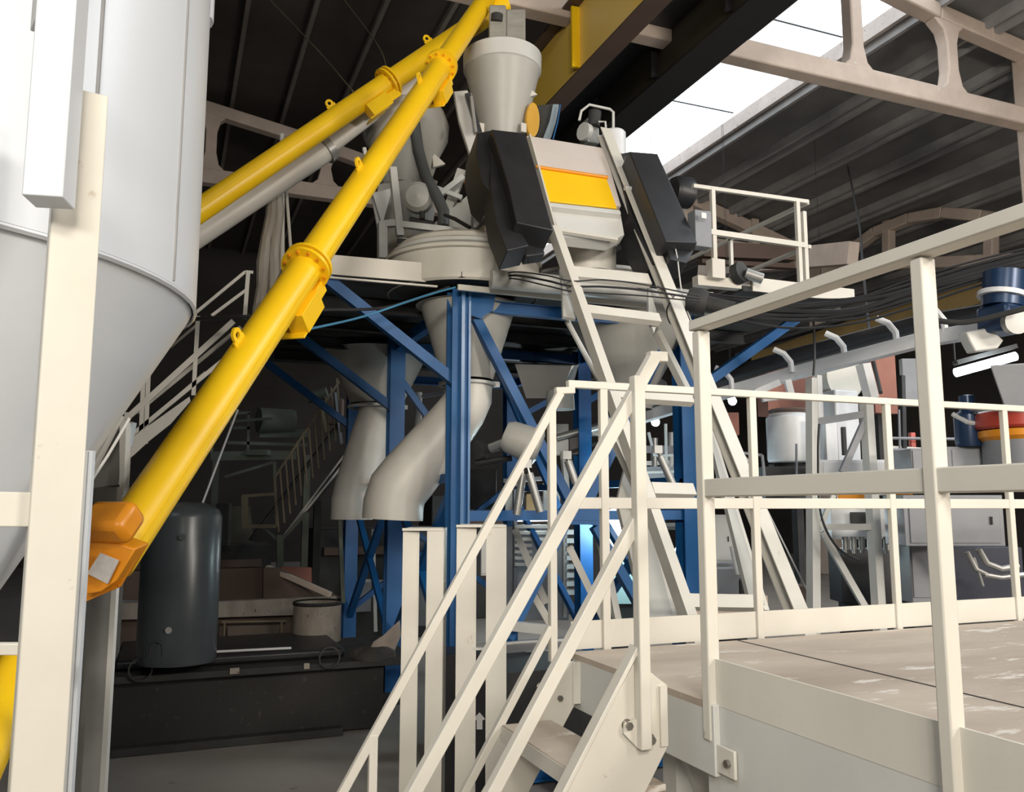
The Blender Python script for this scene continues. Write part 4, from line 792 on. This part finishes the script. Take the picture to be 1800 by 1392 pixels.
# A-frame stands of the conveyor
af = T('conveyor_stand', 'grey painted braced stand under the white inclined conveyor', 'stand', onD(1490, 1080, 7.6)); d = 7.4
for a, b, w, mm in (((1428, 665), (1430, 1075), .11, whiteg), ((1437, 660), (1440, 735), .07, whitec), ((1517, 640), (1532, 700), .12, whitec), ((1522, 700), (1545, 1075), .11, whiteg), ((1430, 742), (1520, 728), .08, greyc), ((1520, 740), (1480, 830), .07, greyc), ((1520, 740), (1530, 830), .06, greyc), ((1440, 926), (1540, 926), .07, whiteg), ((1445, 935), (1525, 1075), .07, whiteg), ((1440, 930), (1465, 870), .05, whiteg)):
    MB().beam(onD(*a, d), onD(*b, d), w * .75, w * .75).build('member', mm, af)
p = onD(1428, 1070, d); q = onD(1545, 1070, d)
for c in (p, q): MB().beam(c, (c.x, c.y, 0), .08, .08, up=Y3).build('member', whiteg, af)
# cement weigh tank
s = T('white_tank', 'white upright tank below brick-red panels, behind the railing posts', 'tank', onD(1390, 810, 9.5)); c = onD(1390, 812, 9.5); z1 = onD(1390, 735, 9.5).z - c.z
MB().lathe(c, [(0, 0), (.24, 0), (.25, .03), (.25, z1), (.2, z1 + .05), (0, z1 + .06)], 32).build('shell', whitec, s); MB().lathe(c, [(.21, z1 + .05), (.23, z1 + .08), (.2, z1 + .1)], 24).build('collar', browm, s)
tag(MB().box(onD(1475, 760, 9.8), (.34, .3, .95)).build('white_tank', whitec, bevel=.02), 'white square tank partly behind the grey conveyor stand', 'tank')
for px, py, w_, h_, lb_ in ((1398, 690, 1.0, .62, 'brick-red wall panel left of the conveyor stand'), (1545, 668, .36, .85, 'brick-red wall panel just right of the tall stand post')):
    q = onD(px, py, 10.5); s = T('brick_red_panel', lb_, 'panel', (q.x, q.y, 0)); MB().box(q, (w_, .2, h_)).build('panel', brick, s); MB().box((q.x, q.y + .05, (q.z - h_ / 2) / 2), (.1, .1, q.z - h_ / 2)).build('post', dark, s)
tag(MB().lathe(onD(1475, 665, 9.9), [(0, -.1), (.27, -.1), (.27, .1), (0, .1)], 30, (0, 1, 0)).build('cream_drum_end', white), 'cream round drum end between the stand posts', 'drum')
tag(MB().box(onD(1490, 780, 9.7), (.06, .05, .75)).build('red_pipe', red), 'red vertical pipe behind the grey conveyor stand', 'pipe')
# cabinets
def cab(px0, py0, px1, py1, d, m, label, nm='electrical_cabinet', dep=.35, door=True):
    a, b = onD(px0, py0, d), onD(px1, py1, d); c = (a + b) / 2; w = (onD(px1, py0, d) - a).length; h = a.z - b.z; z0 = b.z
    s = T(nm, label, 'cabinet', (c.x, c.y, z0)); n_ = V((FW.x, FW.y, 0)).normalized(); c = c + n_ * dep / 2
    MB().box(c, (w, dep, h), rz=-YAW).build('body', m, s, .006)
    if .02 < z0 < 1.6 and nm != 'switch_box': MB().box((c.x, c.y, z0 / 2), (w * .8, dep * .8, z0), rz=-YAW).build('pedestal', dark, s)
    if door: MB().box(c - n_ * (dep / 2 + .006), (w * .9, .01, h * .88), rz=-YAW).build('door', m, s, .003); MB().box(c - n_ * (dep / 2 + .018) + RT * w * .36, (.012, .02, .06), rz=-YAW).build('handle', dark, s)
    return s
cab(1590, 870, 1765, 960, 6.6, greyc, 'wide grey cabinet right of the near deck post'); cab(1602, 788, 1650, 840, 6.8, greyc, 'small grey box left of the near deck post')
cab(1600, 900, 1645, 1060, 7.2, greyc, 'tall narrow grey cabinet left of the near deck post')
cab(1668, 785, 1800, 860, 7.0, mat('cabinet_light', (.36, .37, .39), .4), 'light grey cabinet top behind the middle rail at the right'); cab(1440, 808, 1600, 870, 8.2, whitec, 'low white cabinet behind the conveyor stand')
oc = cab(1462, 890, 1595, 948, 7.8, whitec, 'white panel with a dark window behind the deck railing', door=False)
MB().box(onD(1510, 910, 7.75), (.15, .02, .1), rz=-YAW).build('window', dark, oc)
for x0, x1 in ((1472, 1520), (1572, 1603)):
    q = onD((x0 + x1) / 2, 869, 7.7); tag(MB().box(q, ((x1 - x0) * 7.7 / F, .03, .075), rz=-YAW).build('orange_sign', orange), 'orange strip sign on the white cabinet, ' + ('left one' if x0 < 1500 else 'right one'), 'sign')
for k in range(7):
    q = onD(1486 + k * 14.5, 957, 7.8); m = MB(); m.tube(q + V((0, 0, .07)), q + V((0, 0, -.05)), .028, n=12); m.tube(q + V((0, 0, -.05)), q + V((0, 0, -.08)), .016, n=10)
    tag(m.build('cable_gland', galv), ('leftmost', 'second from left', 'third from left', 'middle', 'third from right', 'second from right', 'rightmost')[k] + ' grey cable gland of the row under the white panel', 'gland', 'cable glands under the white panel')
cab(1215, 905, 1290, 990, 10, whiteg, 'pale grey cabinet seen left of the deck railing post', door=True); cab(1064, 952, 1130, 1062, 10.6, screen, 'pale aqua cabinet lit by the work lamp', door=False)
cab(1480, 965, 1610, 1060, 8.6, black, 'black recessed cabinet under the white panel', door=False); cab(1240, 990, 1320, 1060, 9.5, greyc, 'dark grey machine block beyond the track foot', door=False)
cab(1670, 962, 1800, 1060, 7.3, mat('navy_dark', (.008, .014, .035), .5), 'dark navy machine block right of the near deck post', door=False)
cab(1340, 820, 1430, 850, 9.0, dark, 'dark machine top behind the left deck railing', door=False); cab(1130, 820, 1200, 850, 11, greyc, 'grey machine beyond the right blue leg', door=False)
# piping clusters behind the tower
def cluster(label, items, d, nm='pipe_cluster', m=galv):
    s = T(nm, label, 'pipes', onD(*items[0][0], d))
    for pts_, r in [(it[:-1], it[-1]) for it in items]: MB().path([onD(x, y, d) for x, y in pts_], r, 10).build('pipe', m, s)
    return s
cluster('grey bent pipes beyond the right blue leg', [((1155, 925), (1158, 975), (1178, 990), (1198, 960), (1196, 920), .05), ((1168, 990), (1165, 1010), (1200, 1040), .05), ((1165, 925), (1190, 925), .04)], 9.5)
cluster('tangle of thin pale pipes beyond the stair handrails', [((1130, 830), (1210, 828), .02), ((1130, 850), (1210, 850), .02), ((1140, 760), (1150, 800), (1200, 800), .02), ((1170, 745), (1172, 830), .02), ((1195, 720), (1196, 860), .02)], 11, m=whiteg)
cluster('thin conduits around the machines behind the far railing', [((1560, 770), (1700, 772), .015), ((1560, 790), (1640, 792), .015), ((1580, 720), (1582, 800), .012), ((1620, 700), (1622, 800), .012), ((1340, 800), (1345, 850), .015), ((1400, 780), (1400, 840), .012)], 8.8, m=greyc)
cluster('pale coiled hoses low behind the near deck post', [((1700, 970), (1715, 1000), (1735, 1010), .02), ((1720, 965), (1735, 990), (1760, 1000), (1790, 995), .025), ((1730, 1010), (1760, 1015), (1800, 1010), .02), ((1712, 980), (1728, 1030), .012)], 6.9, m=galv)
# shelving behind tower centre
sh = T('valve_rack', 'lit rack of pale stacked bars beyond the centre blue leg', 'rack', onD(960, 1000, 12)); d = 12
for k in range(7): MB().beam(onD(905, 925 + k * 11, d), onD(965 if k < 3 else 935, 925 + k * 11, d), .2, .045).build('bar', whiteg, sh)
for k in range(8): MB().beam(onD(995, 935 + k * 15, d - .5), onD(1015, 935 + k * 15, d - .5), .2, .06).build('bar', whiteg, sh)
MB().beam(onD(992, 920, d), onD(992, 1085, d), .05, .05).build('upright', whiteg, sh); MB().beam(onD(905, 860, d), onD(905, 1050, d), .05, .05).build('upright', greyc, sh)
for a, b, lb_, mm in (((1000, 960), (1062, 1090), 'pale diagonal prop beyond the deck corner', white), ((935, 1040), (975, 1110), 'second pale diagonal prop lower at the tower centre', white), ((1042, 880), (1085, 1090), 'thin pale upright prop beside the work lamp', white), ((905, 930), (960, 1060), 'grey diagonal prop left of the rack of bars', hop_m)):
    tag(MB().beam(onD(*a, 8.8), onD(*b, 8.8), .07, .07).build('prop', mm), lb_, 'prop')
# black cabinet with an arrow sticker between stub columns
s = cab(760, 1150, 862, 1400, 6.3, black, 'black cabinet with a white arrow mark behind the stub columns', door=False)
q = onD(843, 1265, 6.28)
MB().plate([onD(x, y, 6.28) for x, y in ((843, 1252), (853, 1264), (848, 1266), (848, 1282), (838, 1282), (838, 1266), (832, 1264))], (0, .004, 0)).build('arrow_mark', sticker, s)
s = cab(845, 950, 868, 1012, 7.8, whiteg, 'small pale switch box seen between stub column and handrail', nm='switch_box', dep=.1)
# base frames / foundations around tower
m = MB(); m.ibeam((2.6, 6.3, .1), (6.0, 6.3, .1), .12, .16); m.ibeam((2.9, 5.7, .1), (2.9, 7.0, .1), .12, .16)
tag(m.build('floor_beam', blue), 'blue steel beam lying on the floor in front of the tower', 'beam')
tag(MB().box((3.2, 7.4, .35), (1.3, .9, .7)).build('machine_plinth', dark), 'dark low plinth under the tower behind the handrails', 'plinth')
for a, b, d, w, mm, lb_ in (((1190, 1066), (1345, 1063), 7.0, .16, truss_m, 'dusty beige beam low beyond the track foot'), ((900, 1100), (975, 1108), 7.6, .08, whiteg, 'pale sloping bar on the dark plinth'), ((865, 1140), (1000, 1128), 7.1, .08, greyc, 'grey long bar lying on the dark plinth')):
    tag(MB().beam(onD(*a, d), onD(*b, d), w, w).build('loose_beam', mm), lb_, 'beam')
# ochre crane runway and dark beams in the right background
g = T('crane_girder', 'ochre crane runway girder in the right background under the roof slabs', 'girder', onX(1600, 560, 13.5))
for (a, b, w, h, mm) in (((1330, 640), (1830, 480), .3, .5, ochre), ((1330, 655), (1830, 512), .4, .08, dark), ((1330, 610), (1830, 462), .4, .08, dark)):
    MB().beam(onX(*a, 13.5), onX(*b, 13.5), w, h).build('member', mm, g)
tag(MB().beam(onX(1235, 470, 13.8), onX(1500, 445, 13.8), .3, .5).build('concrete_beam', truss_m), 'pinkish concrete beam end below the far truss, behind the railing', 'beam')
m = MB(); m.beam(onY(1230, 440, 16), onY(1500, 452, 16), .3, .35); m.beam(onY(1230, 460, 16), onY(1400, 470, 16), .2, .1)
tag(m.build('rusty_beam', browm), 'rust-brown beam with cables behind the platform railing', 'beam')
# ================================================================ CABLES
def cable(pts, r, label, m=black, name='power_cable', n=8, seg=8):
    P = [onD(*p) for p in pts]; out = []
    for i in range(len(P) - 1):
        a, b, c, d_ = P[max(i - 1, 0)], P[i], P[i + 1], P[min(i + 2, len(P) - 1)]
        for k in range(seg):
            t = k / seg; out.append(.5 * ((2 * b) + (c - a) * t + (2 * a - 5 * b + 4 * c - d_) * t * t + (3 * b - a - 3 * c + d_) * t ** 3))
    out.append(P[-1]); return tag(MB().path(out, r, n).build(name, m), label, 'cable', None)
random.seed(3)
offs = [(-13, .012), (-5, .020), (1, .024), (7, .016), (12, .014), (18, .009), (-20, .008), (26, .010)]
for k, (o_, r) in enumerate(offs):
    o = cable([(1225, 520 + o_ * .4, 7.0), (1300, 540 + o_ * .8 + random.uniform(-4, 4), 6.9), (1400, 548 + o_ + random.uniform(-4, 4), 6.8), (1500, 540 + o_ + random.uniform(-5, 5), 6.6), (1600, 512 + o_ + random.uniform(-4, 4), 6.4), (1700, 482 + o_, 6.2), (1830, 448 + o_ * .9, 6.0)], r, ('black cable running highest but one in', 'thick black cable above the middle of', 'thickest black cable at the middle of', 'black cable just below the middle of', 'black cable third from the bottom of', 'thin black cable second from the bottom of', 'thin black cable at the very top of', 'thin black cable hanging lowest of')[k] + ' the bundle sagging right from the platform'); o['group'] = 'cables in the sagging bundle'
for k in range(3):
    o = cable([(870, 488 + k * 2, 7.2), (905, 478 + k * 6, 7.1), (960, 484 + k * 9, 6.7), (1005, 494 + k * 9, 6.6), (1060, 492 + k * 12, 6.6), (1130, 500 + k * 10, 6.6), (1230, 520 + k * 5, 6.7)], (.006, .009, .006)[k], ('upper', 'slightly thicker middle', 'lower')[k] + ' dark cable strung along the front of the mixer platform'); o['group'] = 'cables along the platform front'
cable([(545, 578, 5.2), (640, 556, 6), (740, 522, 6.7), (800, 505, 7)], .008, 'light blue air hose from the yellow conveyor to the front leg', mat('hose_blue', (.05, .22, .38), .4), 'air_hose')
cable([(330, 560, 6), (450, 555, 6), (560, 545, 6.3), (680, 540, 6.7), (790, 505, 7)], .012, 'black cable running from the left stair to the front leg')
cable([(1490, 292, 21.0), (1500, 340, 19), (1511, 400, 17), (1517, 470, 14.5), (1530, 600, 11), (1548, 690, 9.6)], .022, 'dark hanging cable dropping from the roof slabs', dark)
cable([(1430, 560, 7), (1432, 620, 7), (1430, 660, 7)], .01, 'thin dark drop cable left of the conveyor stand'); cable([(1640, 562, 6), (1700, 566, 5.9), (1810, 540, 5.7)], .02, 'brown hose crossing behind the near deck post', dark)
cable([(1440, 745, 7.2), (1438, 800, 7.2), (1442, 900, 7.2), (1470, 960, 7.2), (1510, 985, 7.2)], .01, 'thin black cable looped on the conveyor stand'); cable([(1340, 880, 8), (1380, 960, 8), (1430, 1060, 8)], .008, 'thin pale cable slanting behind the far railing', whiteg)
cable([(870, 1190, 6.6), (868, 1150, 6.6), (880, 1133, 6.6), (1000, 1125, 6.8)], .012, 'white looped cable at the right of the stub column', whiteg)
for k, (x, z) in enumerate(((2.1, 8.9), (2.9, 9.3))):
    cable([(475 + 130 * k, 0, 15), (560 + 110 * k, 90, 14), (620 + 60 * k, 160, 12)], .012, ('thin tie rod crossing the dark roof at the left', 'thin tie rod crossing the dark roof nearer the centre')[k], tanm, 'tie_rod')
cable([(1150, 500, 7.1), (1180, 520, 6.9), (1195, 555, 6.9), (1180, 570, 6.9), (1172, 545, 6.9), (1185, 520, 6.9)], .006, 'small loop of wire hanging under the platform edge', dark)
cable([(1178, 400, 7.2), (1190, 450, 7.1), (1200, 520, 7), (1225, 590, 7)], .006, 'thin wire hanging down from the right black cover', whiteg)
m = MB(); q = onD(1225, 530, 7.0); m.lathe(q, [(0, -.1), (.1, -.08), (.12, 0), (.1, .08), (0, .1)], 16, (1, -.6, -.3)); m.tube(q, onD(1290, 545, 6.9), .07, n=14)
tag(m.build('junction_housing', dark), 'dark junction housing where the cable bundle leaves the platform', 'housing')

# ================================================================ MACHINERY SEEN THROUGH THE TOWER AND BEHIND THE RAILINGS
def machine(label, d, items, nm='process_machine'):
    s = T(nm, label, 'machine', onD(*items[0][1][:2], d))
    for it in items:
        k, c, m_, pn = it
        if k == 'b':      # box by picture corners x0, y0, x1, y1, depth
            a, b = onD(c[0], c[1], d), onD(c[2], c[3], d); q = (a + b) / 2; dep = c[4] if len(c) > 4 else .3
            MB().box(q + V((FW.x, FW.y, 0)) * dep / 2, (abs((b - a).dot(RT)), dep, abs(a.z - b.z)), rz=-YAW).build(pn, m_, s, .008)
        elif k == 'l': MB().beam(onD(c[0], c[1], d), onD(c[2], c[3], d), c[4], c[4]).build(pn, m_, s)
        elif k == 't': MB().tube(onD(c[0], c[1], d), onD(c[2], c[3], d), c[4], n=14).build(pn, m_, s)
    return s
warm = mat('lit_warm_panel', (.72, .50, .25), .6, 0, (.55, .36, .16), 4)  # warm lamplight is put into this panel colour
machine('pale machine with warm light painted on one panel, beyond the tilted drum under the tower', 12.5, [('b', (888, 848, 912, 905), whiteg, 'side_panel'), ('b', (925, 868, 942, 905), warm, 'warm_lit_panel'), ('b', (955, 848, 985, 905), whiteg, 'panel'), ('l', (885, 845, 1000, 838, .06), greyc, 'top_bar'), ('b', (890, 925, 1000, 1090), greyc, 'lower_body')])
machine('grey roller frame with brackets beyond the centre of the tower', 10.5, [('t', (978, 770, 1060, 748, .05), galv, 'roller'), ('b', (975, 745, 1000, 800, .15), whiteg, 'bracket'), ('b', (1040, 745, 1075, 765, .15), galv, 'bearing'), ('l', (985, 800, 1080, 770, .04), dark, 'rail'), ('b', (1000, 765, 1035, 800, .2), black, 'motor'), ('l', (990, 800, 1000, 900, .06), whiteg, 'leg')])
machine('cluttered grey pipe rack beyond the right blue leg', 12, [('l', (1110, 790, 1210, 790, .10), greyc, 'shelf'), ('l', (1110, 815, 1210, 812, .06), whiteg, 'shelf'), ('l', (1125, 740, 1130, 1000, .06), greyc, 'upright'), ('t', (1150, 770, 1150, 870, .05), galv, 'pipe'), ('t', (1180, 760, 1178, 860, .04), whiteg, 'pipe'), ('b', (1135, 835, 1200, 880), dark, 'body'), ('b', (1075, 745, 1108, 800), whitec, 'casing')])
machine('pale cabinet and conduits left of the twin stub columns, behind the blue legs', 12.8, [('b', (822, 825, 872, 895), dark, 'body'), ('b', (835, 845, 860, 880, .1), whiteg, 'panel'), ('t', (735, 690, 735, 800, .06), whiteg, 'pipe'), ('l', (725, 700, 780, 690, .05), greyc, 'bar'), ('b', (722, 925, 760, 1100), greyc, 'lower_body'), ('l', (655, 930, 660, 1110, .05), whiteg, 'post'), ('l', (628, 1020, 690, 1022, .04), whiteg, 'bar')])
machine('dark machine with brown cover between the deck railing posts at left', 9.6, [('b', (1345, 850, 1425, 880), black, 'body'), ('b', (1360, 815, 1425, 838, .2), dark, 'motor'), ('l', (1250, 790, 1340, 800, .03), greyc, 'bar'), ('l', (1262, 740, 1330, 830, .02), galv, 'rod'), ('b', (1255, 725, 1300, 765, .1), brick, 'brown_cover'), ('l', (1265, 800, 1262, 860, .04), whiteg, 'post'), ('b', (1390, 1030, 1425, 1075, .3), browm, 'brown_drum')])
machine('white valve block between the stand and the near deck post', 9.0, [('b', (1450, 735, 1475, 830, .1), whitec, 'panel'), ('b', (1480, 750, 1490, 800, .05), dark, 'slot'), ('b', (1545, 815, 1600, 830, .2), whiteg, 'top_plate'), ('l', (1555, 785, 1640, 790, .025), whiteg, 'bar'), ('b', (1600, 760, 1612, 800, .06), red, 'red_valve'), ('l', (1585, 660, 1588, 790, .05), dark, 'post')])
machine('tall grey sheet panel in the dark gap left of the near deck post', 12, [('b', (1585, 630, 1618, 710, .1), greyc, 'sheet'), ('l', (1580, 712, 1640, 712, .05), dark, 'bar')], 'sheet_panel')
machine('dark rails and brackets in the shaded background left of the rear stair', 13.2, [('l', (360, 745, 480, 735, .04), greenm, 'rail'), ('l', (372, 705, 372, 800, .04), tanm, 'post'), ('b', (430, 790, 470, 800, .2), greenm, 'bracket'), ('t', (540, 700, 575, 690, .09), greenm, 'drum'), ('l', (560, 690, 575, 760, .05), tanm, 'strut'), ('l', (590, 690, 600, 780, .05), greyc, 'strut'), ('b', (380, 885, 400, 960, .15), dark, 'box'), ('b', (575, 700, 600, 745, .2), browm, 'cover')], 'steel_framework')
machine('low dark brown clutter on the floor behind the deck far railing', 8.9, [('b', (1255, 1000, 1300, 1050, .3), greyc, 'crate'), ('b', (1300, 1020, 1335, 1050, .3), dark, 'crate'), ('t', (1245, 985, 1262, 1040, .02), galv, 'rod'), ('t', (1285, 960, 1296, 1010, .02), whiteg, 'rod')], 'scrap_stack')
